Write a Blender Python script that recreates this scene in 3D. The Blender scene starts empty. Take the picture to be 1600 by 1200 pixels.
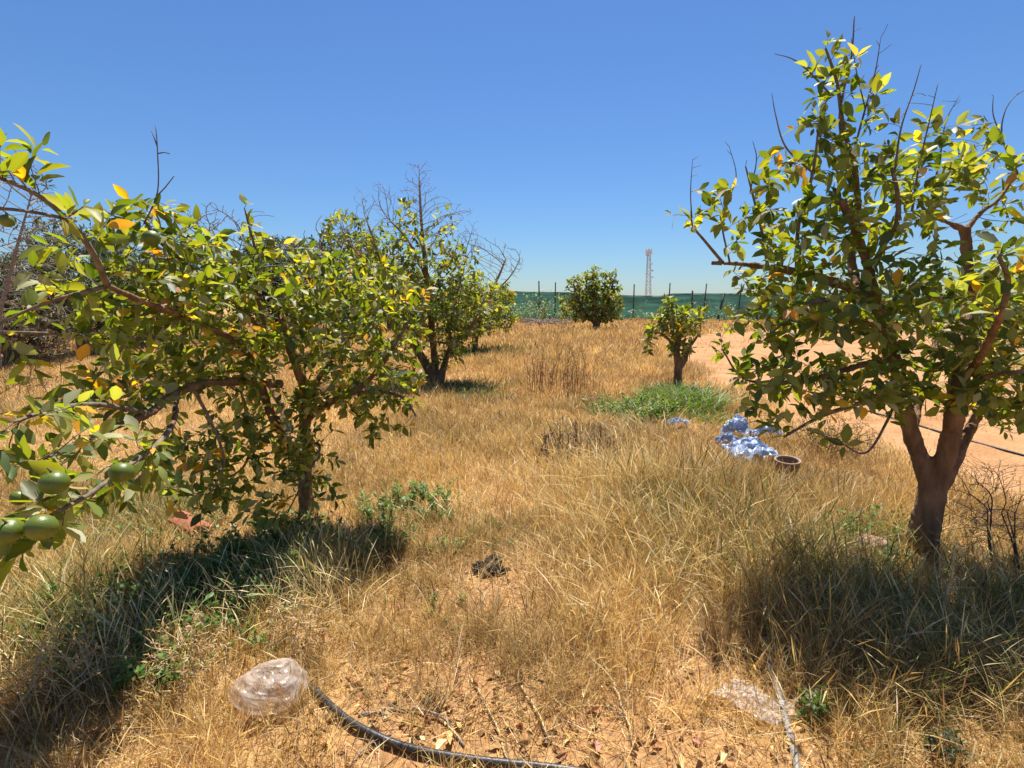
import bpy, math, random
import numpy as np
from mathutils import Vector

random.seed(7)
RNG = np.random.default_rng(11)
SC = bpy.context.scene
COL = SC.collection
PI = math.pi

# ------------------------------------------------------------------ camera model
F_PX, CX, CY = 800.0, 800.0, 600.0
EYE = 1.6
PITCH = math.radians(9.4)
CP, SP = math.cos(PITCH), math.sin(PITCH)


def at(px, py, Y):
    """world point seen at photo pixel (px, py) at ground distance Y"""
    u, v = (px - CX) / F_PX, (py - CY) / F_PX
    t = Y / (CP - v * SP)
    return np.array([u * t, Y, EYE - t * (v * CP + SP)])


def on_ground(px, py, z=0.0):
    u, v = (px - CX) / F_PX, (py - CY) / F_PX
    t = (EYE - z) / (v * CP + SP)
    return np.array([u * t, t * (CP - v * SP), z])


# ------------------------------------------------------------------ noise
def _hash(ix, iy, seed):
    h = (ix.astype(np.int64) * 374761393 + iy.astype(np.int64) * 668265263 + seed * 1442695041) & 0xFFFFFFFF
    h = ((h ^ (h >> 13)) * 1274126177) & 0xFFFFFFFF
    h = h ^ (h >> 16)
    return (h & 0xFFFFFF) / float(0xFFFFFF)


def vnoise(x, y, seed=0):
    x = np.asarray(x, float); y = np.asarray(y, float)
    ix, iy = np.floor(x), np.floor(y)
    fx, fy = x - ix, y - iy
    fx = fx * fx * (3 - 2 * fx); fy = fy * fy * (3 - 2 * fy)
    a = _hash(ix, iy, seed); b = _hash(ix + 1, iy, seed)
    c = _hash(ix, iy + 1, seed); d = _hash(ix + 1, iy + 1, seed)
    return (a * (1 - fx) + b * fx) * (1 - fy) + (c * (1 - fx) + d * fx) * fy


def fbm(x, y, seed=0, oct=3):
    s, a, n = 0, 1.0, 0
    for o in range(oct):
        s = s + a * vnoise(x * 2 ** o, y * 2 ** o, seed + o * 17); n += a; a *= .5
    return s / n


def gz(x, y):
    x = np.asarray(x, float); y = np.asarray(y, float)
    near = .05 * (fbm(x * .6, y * .6, 3) - .5) + .022 * (vnoise(x * 3.1, y * 3.1, 5) - .5) + .012 * (vnoise(x * 8, y * 8, 6) - .5)
    far = .25 * (vnoise(x * .08, y * .08, 9) - .5) * np.clip((y - 12) / 15, 0, 1)
    return near + far


def gp(px, py):
    p = on_ground(px, py)
    p = on_ground(px, py, float(gz(p[0], p[1])))
    return p


HOSE = [(400, 1035), (455, 1058), (492, 1085), (520, 1112), (545, 1133), (580, 1153), (625, 1172), (685, 1186), (760, 1197), (830, 1204), (900, 1213), (1000, 1232), (1100, 1260)]
_hp = np.array([on_ground(*p)[:2] for p in HOSE])


def near_hose(x, y):
    d = np.full(np.shape(x), 9.0)
    for a, b in zip(_hp[3:-1], _hp[4:]):
        ab = b - a; t = np.clip(((x - a[0]) * ab[0] + (y - a[1]) * ab[1]) / (ab @ ab), 0, 1)
        d = np.minimum(d, np.hypot(x - a[0] - t * ab[0], y - a[1] - t * ab[1]))
    return d


def sstep(a, b, x):
    t = np.clip((x - a) / (b - a), 0, 1)
    return t * t * (3 - 2 * t)


def road_left(y):
    return np.interp(y, [0, 3.5, 6.8, 10, 14, 18, 21, 24, 27, 45], [4.0, 3.95, 3.9, 4.05, 4.5, 5.5, 6.8, 9.2, 13, 40]) + .25 * (vnoise(np.asarray(y) * .9, 0 * np.asarray(y), 31) - .5) * 2


def road_right(y):
    return np.interp(y, [0, 8, 12, 15, 17, 19, 45], [9.0, 9.4, 11, 14, 19, 30, 60]) + .35 * (vnoise(np.asarray(y) * .6, 5 + 0 * np.asarray(y), 32) - .5) * 2


def road_mask(x, y):
    l, r = road_left(y), road_right(y)
    return sstep(l - .25, l + .25, x) * (1 - sstep(r - .4, r + .4, x))


# ------------------------------------------------------------------ materials
def mat(name):
    m = bpy.data.materials.new(name); m.use_nodes = True
    nt = m.node_tree
    for n in list(nt.nodes): nt.nodes.remove(n)
    out = nt.nodes.new('ShaderNodeOutputMaterial')
    return m, nt, out


def N(nt, kind, **kw):
    n = nt.nodes.new(kind)
    for k, v in kw.items(): setattr(n, k, v)
    return n


def foliage_mat(name, rough=.4, transl=.4, tcol=(1.6, 1.7, .7), spec=.5, back=None):
    m, nt, out = mat(name)
    at_ = N(nt, 'ShaderNodeAttribute', attribute_name='col')
    pb = N(nt, 'ShaderNodeBsdfPrincipled')
    pb.inputs['Roughness'].default_value = rough
    pb.inputs['Specular IOR Level'].default_value = spec
    tr = N(nt, 'ShaderNodeBsdfTranslucent')
    mul = N(nt, 'ShaderNodeMix', data_type='RGBA', blend_type='MULTIPLY')
    mul.inputs['Factor'].default_value = 1
    mul.inputs['B'].default_value = (*tcol, 1)
    mix = N(nt, 'ShaderNodeMixShader'); mix.inputs[0].default_value = transl
    L = nt.links.new
    if back:
        geo = N(nt, 'ShaderNodeNewGeometry')
        bm = N(nt, 'ShaderNodeMix', data_type='RGBA', blend_type='MIX')
        mb = N(nt, 'ShaderNodeMix', data_type='RGBA', blend_type='MULTIPLY'); mb.inputs['Factor'].default_value = 1
        mb.inputs['B'].default_value = (*back, 1)
        L(at_.outputs['Color'], mb.inputs['A'])
        L(geo.outputs['Backfacing'], bm.inputs['Factor'])
        L(at_.outputs['Color'], bm.inputs['A']); L(mb.outputs['Result'], bm.inputs['B'])
        L(bm.outputs['Result'], pb.inputs['Base Color'])
    else:
        L(at_.outputs['Color'], pb.inputs['Base Color'])
    L(at_.outputs['Color'], mul.inputs['A'])
    L(mul.outputs['Result'], tr.inputs['Color'])
    L(pb.outputs[0], mix.inputs[1]); L(tr.outputs[0], mix.inputs[2]); L(mix.outputs[0], out.inputs[0])
    return m


def noise_mat(name, c1, c2, scale=8, rough=.8, bump=.3, bscale=30, detail=6, stretch=(1, 1, 1), metallic=0, dist=.02, spec=.4, c3=None):
    m, nt, out = mat(name)
    tc = N(nt, 'ShaderNodeTexCoord'); mp = N(nt, 'ShaderNodeMapping')
    mp.inputs['Scale'].default_value = stretch
    nz = N(nt, 'ShaderNodeTexNoise'); nz.inputs['Scale'].default_value = scale; nz.inputs['Detail'].default_value = detail
    rp = N(nt, 'ShaderNodeValToRGB')
    rp.color_ramp.elements[0].position = .3; rp.color_ramp.elements[0].color = (*c1, 1)
    rp.color_ramp.elements[1].position = .7; rp.color_ramp.elements[1].color = (*c2, 1)
    if c3:
        e = rp.color_ramp.elements.new(.5); e.color = (*c3, 1)
    nb = N(nt, 'ShaderNodeTexNoise'); nb.inputs['Scale'].default_value = bscale; nb.inputs['Detail'].default_value = 8
    bp = N(nt, 'ShaderNodeBump'); bp.inputs['Strength'].default_value = bump; bp.inputs['Distance'].default_value = dist
    pb = N(nt, 'ShaderNodeBsdfPrincipled')
    pb.inputs['Roughness'].default_value = rough; pb.inputs['Metallic'].default_value = metallic
    pb.inputs['Specular IOR Level'].default_value = spec
    L = nt.links.new
    L(tc.outputs['Object'], mp.inputs[0]); L(mp.outputs[0], nz.inputs['Vector']); L(mp.outputs[0], nb.inputs['Vector'])
    L(nz.outputs['Fac'], rp.inputs[0]); L(rp.outputs[0], pb.inputs['Base Color'])
    L(nb.outputs['Fac'], bp.inputs['Height']); L(bp.outputs[0], pb.inputs['Normal'])
    L(pb.outputs[0], out.inputs[0])
    return m


M_LEAF = foliage_mat('citrus_leaf', .52, .5, (2.1, 1.9, .40), .5, back=(1.4, 1.3, 1.9))
M_OLIVE = foliage_mat('olive_leaf', .5, .25, (1.3, 1.3, .8), .4)
M_GRASS = foliage_mat('dry_straw', .55, .36, (1.25, 1.2, 1.0), .4)
M_GREEN = foliage_mat('green_weed', .5, .35, (1.5, 1.7, .6), .4)
M_LITTER = foliage_mat('fallen_leaf', .7, .12, (1.2, 1.1, .9), .25)
M_BARK = noise_mat('citrus_bark', (.10, .052, .024), (.30, .175, .095), 16, .9, .9, 45, stretch=(1, 1, .28), dist=.02, c3=(.19, .105, .055))
M_TWIG = noise_mat('twig_bark', (.09, .065, .045), (.22, .17, .12), 30, .85, .3, 80)
M_DEAD = noise_mat('dead_twig', (.17, .135, .11), (.34, .28, .23), 30, .9, .3, 80)
M_DARKTWIG = noise_mat('dark_dead_stem', (.05, .03, .02), (.16, .10, .065), 30, .9, .3, 80)


def soil_mat(name, a, b, c, stones=.5, thatch=None):
    m, nt, out = mat(name)
    L = nt.links.new
    tc = N(nt, 'ShaderNodeTexCoord')
    n1 = N(nt, 'ShaderNodeTexNoise'); n1.inputs['Scale'].default_value = 1.3; n1.inputs['Detail'].default_value = 9; n1.inputs['Roughness'].default_value = .62
    n2 = N(nt, 'ShaderNodeTexNoise'); n2.inputs['Scale'].default_value = 42; n2.inputs['Detail'].default_value = 6
    vo = N(nt, 'ShaderNodeTexVoronoi'); vo.inputs['Scale'].default_value = 34
    for n in (n1, n2, vo): L(tc.outputs['Object'], n.inputs['Vector'])
    r1 = N(nt, 'ShaderNodeValToRGB')
    r1.color_ramp.elements[0].position = .32; r1.color_ramp.elements[0].color = (*a, 1)
    r1.color_ramp.elements[1].position = .68; r1.color_ramp.elements[1].color = (*c, 1)
    e = r1.color_ramp.elements.new(.5); e.color = (*b, 1)
    L(n1.outputs['Fac'], r1.inputs[0])
    r2 = N(nt, 'ShaderNodeValToRGB')
    r2.color_ramp.elements[0].position = .3; r2.color_ramp.elements[0].color = (.62, .58, .55, 1)
    r2.color_ramp.elements[1].position = .72; r2.color_ramp.elements[1].color = (1.18, 1.16, 1.12, 1)
    L(n2.outputs['Fac'], r2.inputs[0])
    mx = N(nt, 'ShaderNodeMix', data_type='RGBA', blend_type='MULTIPLY'); mx.inputs['Factor'].default_value = .85
    L(r1.outputs[0], mx.inputs['A']); L(r2.outputs[0], mx.inputs['B'])
    pb = N(nt, 'ShaderNodeBsdfPrincipled'); pb.inputs['Roughness'].default_value = .95; pb.inputs['Specular IOR Level'].default_value = .15
    if thatch:
        ca = N(nt, 'ShaderNodeAttribute', attribute_name='cover')
        mt = N(nt, 'ShaderNodeMix', data_type='RGBA', blend_type='MIX'); mt.inputs['B'].default_value = (*thatch, 1)
        m3 = N(nt, 'ShaderNodeMath', operation='MULTIPLY'); m4 = N(nt, 'ShaderNodeMapRange'); m4.inputs['From Min'].default_value = .35; m4.inputs['From Max'].default_value = .6
        L(n1.outputs['Fac'], m4.inputs['Value']); L(ca.outputs['Fac'], m3.inputs[0]); L(m4.outputs[0], m3.inputs[1])
        L(m3.outputs[0], mt.inputs['Factor']); L(r1.outputs[0], mt.inputs['A']); L(mt.outputs['Result'], mx.inputs['A'])
    L(mx.outputs['Result'], pb.inputs['Base Color'])
    ad = N(nt, 'ShaderNodeMath', operation='SUBTRACT')
    ml = N(nt, 'ShaderNodeMath', operation='MULTIPLY'); ml.inputs[1].default_value = stones
    L(vo.outputs['Distance'], ml.inputs[0]); L(n2.outputs['Fac'], ad.inputs[0]); L(ml.outputs[0], ad.inputs[1])
    bp = N(nt, 'ShaderNodeBump'); bp.inputs['Strength'].default_value = .7; bp.inputs['Distance'].default_value = .02
    L(ad.outputs[0], bp.inputs['Height']); L(bp.outputs[0], pb.inputs['Normal'])
    L(pb.outputs[0], out.inputs[0])
    return m


M_SOIL = soil_mat('red_soil', (.27, .14, .062), (.38, .21, .095), (.45, .285, .145), thatch=(.44, .27, .10))
M_ROAD = soil_mat('packed_dirt', (.33, .165, .07), (.42, .23, .105), (.47, .275, .14), .35)


# ------------------------------------------------------------------ mesh building
class MB:
    def __init__(self):
        self.v = []; self.f = {3: [], 4: []}; self.c = []; self.n = 0; self.mi = {3: [], 4: []}

    def add(self, V, F, col=None, mi=0):
        V = np.asarray(V, np.float32).reshape(-1, 3)
        for A in (F if isinstance(F, (list, tuple)) else [F]):
            A = np.asarray(A, np.int64)
            if A.size == 0: continue
            k = A.shape[1]
            self.f[k].append(A + self.n); self.mi[k].append(np.full(len(A), mi, np.int32))
        if col is None: col = (1, 1, 1)
        col = np.asarray(col, np.float32)
        if col.ndim == 1: col = np.repeat(col[None], len(V), 0)
        self.v.append(V); self.c.append(col); self.n += len(V)

    def build(self, name, mats, parent=None, smooth=True, origin=None, colors=True):
        if self.n == 0: return None
        V = np.concatenate(self.v)
        if origin is not None: V = V - np.asarray(origin, np.float32)[None]
        idx, start, mi, pos = [], [], [], 0
        for k in (3, 4):
            if self.f[k]:
                A = np.concatenate(self.f[k]); idx.append(A.ravel())
                start.append(pos + np.arange(len(A)) * k); pos += A.size
                mi.append(np.concatenate(self.mi[k]))
        idx = np.concatenate(idx).astype(np.int32); start = np.concatenate(start).astype(np.int32); mi = np.concatenate(mi)
        me = bpy.data.meshes.new(name)
        me.vertices.add(len(V)); me.vertices.foreach_set('co', V.astype(np.float32).ravel())
        me.loops.add(len(idx)); me.loops.foreach_set('vertex_index', idx)
        me.polygons.add(len(start)); me.polygons.foreach_set('loop_start', start)
        me.polygons.foreach_set('material_index', mi)
        me.polygons.foreach_set('use_smooth', np.full(len(start), smooth))
        me.update(calc_edges=True)
        if colors:
            ca = me.color_attributes.new('col', 'FLOAT_COLOR', 'POINT')
            C = np.concatenate(self.c); C4 = np.ones((len(C), 4), np.float32); C4[:, :3] = C
            ca.data.foreach_set('color', C4.ravel())
        for m in (mats if isinstance(mats, (list, tuple)) else [mats]): me.materials.append(m)
        o = bpy.data.objects.new(name, me); COL.objects.link(o)
        if origin is not None and parent is None: o.location = [float(q) for q in origin]
        if parent is not None: o.parent = parent
        return o


def tag(o, label=None, cat=None, group=None, kind=None):
    if label: o['label'] = label
    if cat: o['category'] = cat
    if group: o['group'] = group
    if kind: o['kind'] = kind
    return o


def empty(name, loc):
    o = bpy.data.objects.new(name, None); COL.objects.link(o)
    o.location = [float(q) for q in loc]; o.empty_display_size = .1
    return o


def norm(a):
    return a / np.maximum(np.linalg.norm(a, axis=-1, keepdims=True), 1e-9)


def tube(mb, P, R, sides=6, col=None, cap=True, mi=0, rough=0.0):
    P = np.asarray(P, float); R = np.asarray(R, float)
    n = len(P)
    if n < 2: return
    T = np.gradient(P, axis=0); T = norm(T)
    ref = np.array([0, 0, 1.0]) if abs(T[0][2]) < .9 else np.array([1.0, 0, 0])
    u = np.cross(T[0], ref); u /= np.linalg.norm(u)
    U = np.empty_like(P)
    for i in range(n):
        u = u - T[i] * np.dot(u, T[i]); l = np.linalg.norm(u)
        u = u / l if l > 1e-6 else np.array([1.0, 0, 0])
        U[i] = u
    W = np.cross(T, U)
    a = np.arange(sides) * 2 * PI / sides
    rr = R[:, None] * (1 + rough * (RNG.random((n, sides)) - .5))
    V = P[:, None] + rr[..., None] * (np.cos(a)[None, :, None] * U[:, None] + np.sin(a)[None, :, None] * W[:, None])
    V = V.reshape(-1, 3)
    i = np.arange(n - 1)[:, None] * sides; j = np.arange(sides)[None]
    j2 = (j + 1) % sides
    Fq = np.stack([i + j, i + j2, i + sides + j2, i + sides + j], -1).reshape(-1, 4)
    Fs = [Fq]
    if cap:
        V = np.concatenate([V, P[:1], P[-1:]])
        jj = np.arange(sides); k2 = (jj + 1) % sides
        Fs.append(np.stack([k2, jj, np.full(sides, n * sides)], -1))
        b = (n - 1) * sides
        Fs.append(np.stack([b + jj, b + k2, np.full(sides, n * sides + 1)], -1))
    mb.add(V, Fs, col, mi)


def catmull(P, R, step):
    P = np.asarray(P, float); R = np.asarray(R, float)
    A = np.concatenate([[2 * P[0] - P[1]], P, [2 * P[-1] - P[-2]]])
    out, rr = [P[0]], [R[0]]
    for i in range(len(P) - 1):
        p0, p1, p2, p3 = A[i:i + 4]
        k = max(1, int(round(np.linalg.norm(p2 - p1) / step)))
        for s in range(1, k + 1):
            t = s / k
            out.append(.5 * (2 * p1 + (p2 - p0) * t + (2 * p0 - 5 * p1 + 4 * p2 - p3) * t * t + (3 * p1 - p0 - 3 * p2 + p3) * t ** 3))
            rr.append(R[i] * (1 - t) + R[i + 1] * t)
    return np.array(out), np.array(rr)


def leaves(mb, P, D, Nr, L, Wd, col, fold=.18, curl=.18, rng=RNG, jag=0.0):
    """vectorised leaves: 11 vertices, 8 faces each"""
    P = np.asarray(P); n = len(P)
    if n == 0: return
    D = norm(D); Nr = norm(Nr - D * np.sum(Nr * D, -1, keepdims=True)); S = np.cross(D, Nr)
    s = np.array([0, .22, .5, .8, 1.0])
    w = np.array([.30, .5, .31])
    Lc = np.asarray(L)[:, None]; Wc = np.asarray(Wd)[:, None]
    cu = (curl * (rng.random((n, 1)) * 2.6 - .6)) * Lc
    tw = (rng.random((n, 1)) - .5) * .5
    mid = P[:, None] + D[:, None] * (s[None] * Lc)[..., None] - Nr[:, None] * (cu * s[None] ** 2)[..., None]
    fo = fold * Wc * (rng.random((n, 1)) * 2.4 - .2)
    ss = np.array([.20, .47, .79])
    base = P[:, None] + D[:, None] * (ss[None] * Lc)[..., None] - Nr[:, None] * (cu * ss[None] ** 2)[..., None]
    lw = w[None] * Wc * (1 + .22 * (rng.random((n, 3)) - .5)); rw = w[None] * Wc * (1 + .22 * (rng.random((n, 3)) - .5))
    wav = .1 * Wc * (rng.random((n, 3)) - .5)
    le = base + S[:, None] * lw[..., None] + Nr[:, None] * (fo * 2 * w[None] + tw * lw + wav)[..., None]
    ri = base - S[:, None] * rw[..., None] + Nr[:, None] * (fo * 2 * w[None] - tw * rw - wav)[..., None]
    V = np.concatenate([mid, le, ri], 1)  # 0-4 mid,5-7 left,8-10 right
    tri = np.array([[0, 1, 5], [3, 4, 7], [0, 8, 1], [3, 10, 4]])
    qd = np.array([[1, 2, 6, 5], [2, 3, 7, 6], [1, 8, 9, 2], [2, 9, 10, 3]])
    off = (np.arange(n) * 11)[:, None, None]
    C = np.repeat(np.asarray(col)[:, None, :], 11, 1).copy()
    C[:, 0:5] *= 1.12
    C = C.reshape(-1, 3)
    mb.add(V.reshape(-1, 3), [(tri[None] + off).reshape(-1, 3), (qd[None] + off).reshape(-1, 4)], C)


# ------------------------------------------------------------------ trees
def blob_points(blobs, rng):
    pts, lf = [], []
    for (px, py, Y, rx, ry, rY, n, leaf) in blobs:
        c = at(px, py, Y)
        t = Y / (CP - (py - CY) / F_PX * SP)
        k = t / F_PX
        d = norm(rng.normal(size=(n, 3))) * (rng.random((n, 1)) ** (1 / 2.4))
        p = c + d * np.array([rx * k, rY, ry * k])
        pts.append(p); lf.append(np.full(n, leaf))
    pts = np.concatenate(pts); lf = np.concatenate(lf)
    ok = pts[:, 2] > .12
    return pts[ok], lf[ok]


def grow(limbs, pts, lf, step, dk, rng, iters=140, jit=.18, up=.05, skipz=.25):
    pos, par, fixr, leaf = [], [], [], []
    for (P, R) in limbs:
        P, R = catmull(P, R, step)
        prev = -1
        if pos:
            d = np.linalg.norm(np.array(pos) - P[0], axis=1)
            prev = int(np.argmin(d))
        for p, r in zip(P, R):
            pos.append(p); par.append(prev); fixr.append(r); leaf.append(0.0); prev = len(pos) - 1
    nskel = len(pos)
    pts = pts.copy(); lf = lf.copy()
    A = np.array(pos)
    skip = np.array([p[2] < limbs[0][0][0][2] + skipz for p in pos])
    A2 = A.copy(); A2[skip] += 1e3
    dist = np.full(len(pts), 1e9); near = np.zeros(len(pts), int)
    for i in range(0, len(A2), 200):
        dd = np.linalg.norm(pts[:, None] - A2[None, i:i + 200], axis=2)
        m = dd.argmin(1); dm = dd[np.arange(len(pts)), m]
        b = dm < dist; dist[b] = dm[b]; near[b] = m[b] + i
    alive = dist > dk
    dirs_done = {}
    for it in range(iters):
        if not alive.any(): break
        ai = np.where(alive)[0]
        nn = near[ai]
        order = np.argsort(nn, kind='stable'); ai = ai[order]; nn = nn[order]
        uq, st = np.unique(nn, return_index=True); en = np.append(st[1:], len(nn))
        newp, newl = [], []
        for q, s, e in zip(uq, st, en):
            p = pos[q]
            v = norm(pts[ai[s:e]] - p)
            d = v.mean(0)
            par_d = p - pos[par[q]] if par[q] >= 0 else np.array([0, 0, step])
            d = d / max(np.linalg.norm(d), 1e-6) + rng.normal(size=3) * jit + np.array([0, 0, up]) + .35 * par_d / max(np.linalg.norm(par_d), 1e-6)
            d /= max(np.linalg.norm(d), 1e-6)
            lst = dirs_done.setdefault(int(q), [])
            if len(lst) > 5:
                alive[ai[s:e]] = False; continue
            if any(np.dot(d, o) > .96 for o in lst):
                d = v[rng.integers(len(v))] + rng.normal(size=3) * jit * .5; d /= np.linalg.norm(d)
                if any(np.dot(d, o) > .96 for o in lst):
                    alive[ai[s + rng.integers(e - s)]] = False; continue
            lst.append(d)
            pos.append(p + d * step * (.8 + .4 * rng.random())); par.append(int(q)); fixr.append(0.0)
            leaf.append(float(lf[ai[s:e]].mean())); newp.append(len(pos) - 1)
        if not newp: break
        NP = np.array([pos[i] for i in newp])
        dd = np.linalg.norm(pts[:, None] - NP[None], axis=2)
        m = dd.argmin(1); dm = dd[np.arange(len(pts)), m]
        b = dm < dist; dist[b] = dm[b]; near[b] = np.array(newp)[m[b]]
        alive &= dist > dk
    return np.array(pos), np.array(par), np.array(fixr), np.array(leaf), nskel


GREENS = np.array([(.080, .125, .016), (.110, .155, .018), (.150, .190, .026), (.055, .092, .016), (.200, .215, .034), (.135, .160, .026)])
YELL = np.array([(.50, .33, .02), (.58, .30, .02), (.42, .34, .04), (.36, .20, .05)])


def citrus(name, label, base, limbs, blobs, seed, step=.05, dk=.09, leaf_len=.085, leaf_w=.48, per_node=2, reach=5, tip_r=.0016,
           yellow=.05, greens=GREENS, leafmat=None, cat='tree', group=None, fruits=(), voxel=.009, twigmat=None, minz=.1, droop=.25,
           exp=2.35, fruit_r=.034, rosette=4, barkmat=None, trunk_name='trunk', crown_name='crown', mult=1.0, up=.08, jit=.2, dusty=.25, sparse=lambda px, py: 1.0):
    rng = np.random.default_rng(seed)
    root = empty(name, base)
    tag(root, label, cat, group)
    pts, lf = blob_points([b[:6] + (int(b[6] * (mult if b[7] else min(mult, 1.6)) * sparse(b[0], b[1])),) + b[7:] for b in blobs] if blobs else None, rng)
    pos, par, fixr, leaf, ns = grow(limbs, pts, lf, step, dk, rng, skipz=.25 if minz > .05 else .04, up=up, jit=jit)
    n = len(pos)
    ch = [[] for _ in range(n)]
    for i in range(n):
        if par[i] >= 0: ch[par[i]].append(i)
    rad = np.zeros(n); tipd = np.zeros(n, int)
    for i in range(n - 1, -1, -1):
        kids = [c for c in ch[i] if c > i]
        if i >= ns or not kids:
            s = sum(rad[c] ** exp for c in kids)
            rad[i] = max(tip_r, s ** (1 / exp) if s else tip_r, 0)
            tipd[i] = 1 + max([tipd[c] for c in kids], default=-1)
        if i < ns:
            rad[i] = fixr[i]; tipd[i] = 99
    for _ in range(2):
        q = pos.copy()
        for i in range(ns, n):
            if ch[i] and par[i] >= 0: q[i] = .6 * pos[i] + .2 * pos[par[i]] + .2 * pos[ch[i][0]]
        pos = q
    # limbs, fused into one trunk surface; their thin ends belong to the crown
    mb = MB(); cm = MB(); thr = voxel * 1.5
    for (P, R) in limbs:
        P, R = catmull(P, R, max(.03, step * .7))
        rr = R * (1 + .10 * (rng.random(len(R)) - .5))
        k = int(np.argmax(R < thr)) if (R < thr).any() else len(R)
        if k > 1: tube(mb, P[:k], rr[:k], 12)
        if k < len(R) - 1: k0 = max(0, k - 1); tube(cm, P[k0:], R[k0:], 7, mi=1)
    tr = mb.build(trunk_name, barkmat or M_BARK, root, True, base, colors=False)
    if voxel and tr:
        r = tr.modifiers.new('fuse', 'REMESH'); r.mode = 'VOXEL'; r.voxel_size = voxel; r.use_smooth_shade = True
        q_ = tr.modifiers.new('smooth', 'SMOOTH'); q_.iterations = 5; q_.factor = .5
        tx = bpy.data.textures.new('bark_relief', 'CLOUDS'); tx.noise_scale = .07
        dsp = tr.modifiers.new('relief', 'DISPLACE'); dsp.texture = tx; dsp.strength = .016; dsp.mid_level = .5
        t2 = bpy.data.textures.new('bark_fissures', 'CLOUDS'); t2.noise_scale = .022; t2.noise_depth = 3
        d2 = tr.modifiers.new('fissures', 'DISPLACE'); d2.texture = t2; d2.strength = .007; d2.mid_level = .5
    for i in range(n):
        if i < ns: starts = [c for c in ch[i] if c >= ns]
        else: starts = sorted(ch[i], key=lambda c: -rad[c])[1:]
        for c in starts:
            ids = [i, c]
            while ch[ids[-1]]:
                ids.append(max(ch[ids[-1]], key=lambda c: rad[c]))
            P = pos[ids]; Rr = rad[ids].copy(); Rr[0] = Rr[1] * 1.1
            big = Rr.max()
            tube(cm, P, Rr, 8 if big > .012 else (5 if big > .004 else 3), mi=1)
    # leaves
    LP, LD, LN, LL, LW, LC = [], [], [], [], [], []
    for i in range(ns, n):
        if tipd[i] > reach or pos[i][2] < minz: continue
        w = leaf[i]
        if w <= 0: continue
        if rng.random() > max(w, .02) * 1.0 and w < 1: continue
        d = pos[i] - pos[par[i]]; d = d / max(np.linalg.norm(d), 1e-6)
        k = rosette if not ch[i] else per_node
        a0 = rng.random() * 2 * PI
        ref = np.array([0, 0, 1.0]) if abs(d[2]) < .9 else np.array([1.0, 0, 0])
        u = np.cross(d, ref); u /= np.linalg.norm(u); v = np.cross(d, u)
        isy = rng.random() < yellow * .55
        for j in range(k):
            a = a0 + j * 2.4 + rng.normal() * .3
            radial = math.cos(a) * u + math.sin(a) * v
            D = d * (.35 + .6 * rng.random()) + radial * (.8 + .3 * rng.random()) + np.array([0, 0, -droop * rng.random() * 1.6 + .1])
            D /= np.linalg.norm(D)
            Nn = np.array([0, 0, 1.0]) * .8 + rng.normal(size=3) * .5 + d * .35
            L_ = leaf_len * (.45 + 1.0 * rng.random() ** .9)
            LP.append(pos[i] - d * step * rng.random() + D * (.006 + rad[i])); LD.append(D); LN.append(Nn)
            LL.append(L_); LW.append(L_ * leaf_w * (.85 + .3 * rng.random()))
            if isy or rng.random() < yellow * .45: c = YELL[rng.integers(len(YELL))]
            else:
                c = greens[rng.integers(len(greens))]
            if rng.random() < dusty: c = .45 * c + .55 * np.array([.30, .32, .15])      # dust on the leaf
            LC.append(c * (.8 + .4 * rng.random()))
    if LP:
        leaves(cm, np.array(LP), np.array(LD), np.array(LN), np.array(LL), np.array(LW), np.array(LC), rng=rng)
    cm.build(crown_name, [leafmat or M_LEAF, twigmat or M_TWIG], root, True, base)
    # fruit
    for (px, py, Y, rpx, kind) in fruits:
        c = at(px, py, Y); t = Y / (CP - (py - CY) / F_PX * SP); r = .86 * rpx * t / F_PX
        fr = fruit_mesh(r, rng, kind)
        fr.parent = root
        fr.location = [float(q) for q in c - base]
        fr.rotation_euler = (rng.normal() * .3, rng.normal() * .3, rng.random() * 6)
    print(name, 'nodes', n, 'leaves', len(LP))
    return root


M_FRUIT = noise_mat('green_citrus_rind', (.075, .115, .010), (.135, .165, .015), 9, .42, .35, 240, dist=.002, spec=.5)
M_FRUITY = noise_mat('yellow_citrus_rind', (.50, .34, .03), (.62, .46, .06), 9, .4, .35, 240, dist=.002, spec=.5)


def fruit_mesh(r, rng, kind):
    nu, nv = 20, 12
    V = []
    for i in range(nv + 1):
        th = PI * i / nv
        for j in range(nu):
            ph = 2 * PI * j / nu
            rr = r * (1 + .025 * math.sin(3 * ph + th))
            z = math.cos(th) * r * .93
            if i == 0: z -= r * .07
            if i == nv: z += r * .03
            V.append((rr * math.sin(th) * math.cos(ph), rr * math.sin(th) * math.sin(ph), z))
    Fq = []
    for i in range(nv):
        for j in range(nu):
            Fq.append((i * nu + j, (i + 1) * nu + j, (i + 1) * nu + (j + 1) % nu, i * nu + (j + 1) % nu))
    mb = MB(); mb.add(V, np.array(Fq))
    tube(mb, [(0, 0, r * .84), (0.002, 0, r * 1.05), (.005, .002, r * 1.3)], [.0035, .0025, .002], 6, mi=1)
    return mb.build('fruit', [M_FRUITY if kind else M_FRUIT, M_TWIG], None, True, colors=False)


def W3(*pts):
    return np.array([at(*p) for p in pts])


def gbase(px, py):
    p = gp(px, py); return p


# ------------------------------------------------------------------ camera, sun, sky
cam = bpy.data.cameras.new('camera'); co = bpy.data.objects.new('camera', cam); COL.objects.link(co)
co.location = (0, 0, EYE); co.rotation_euler = (PI / 2 - PITCH, 0, 0)
cam.sensor_width = 36; cam.lens = 18; cam.clip_start = .02; cam.clip_end = 3000
SC.camera = co

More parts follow.
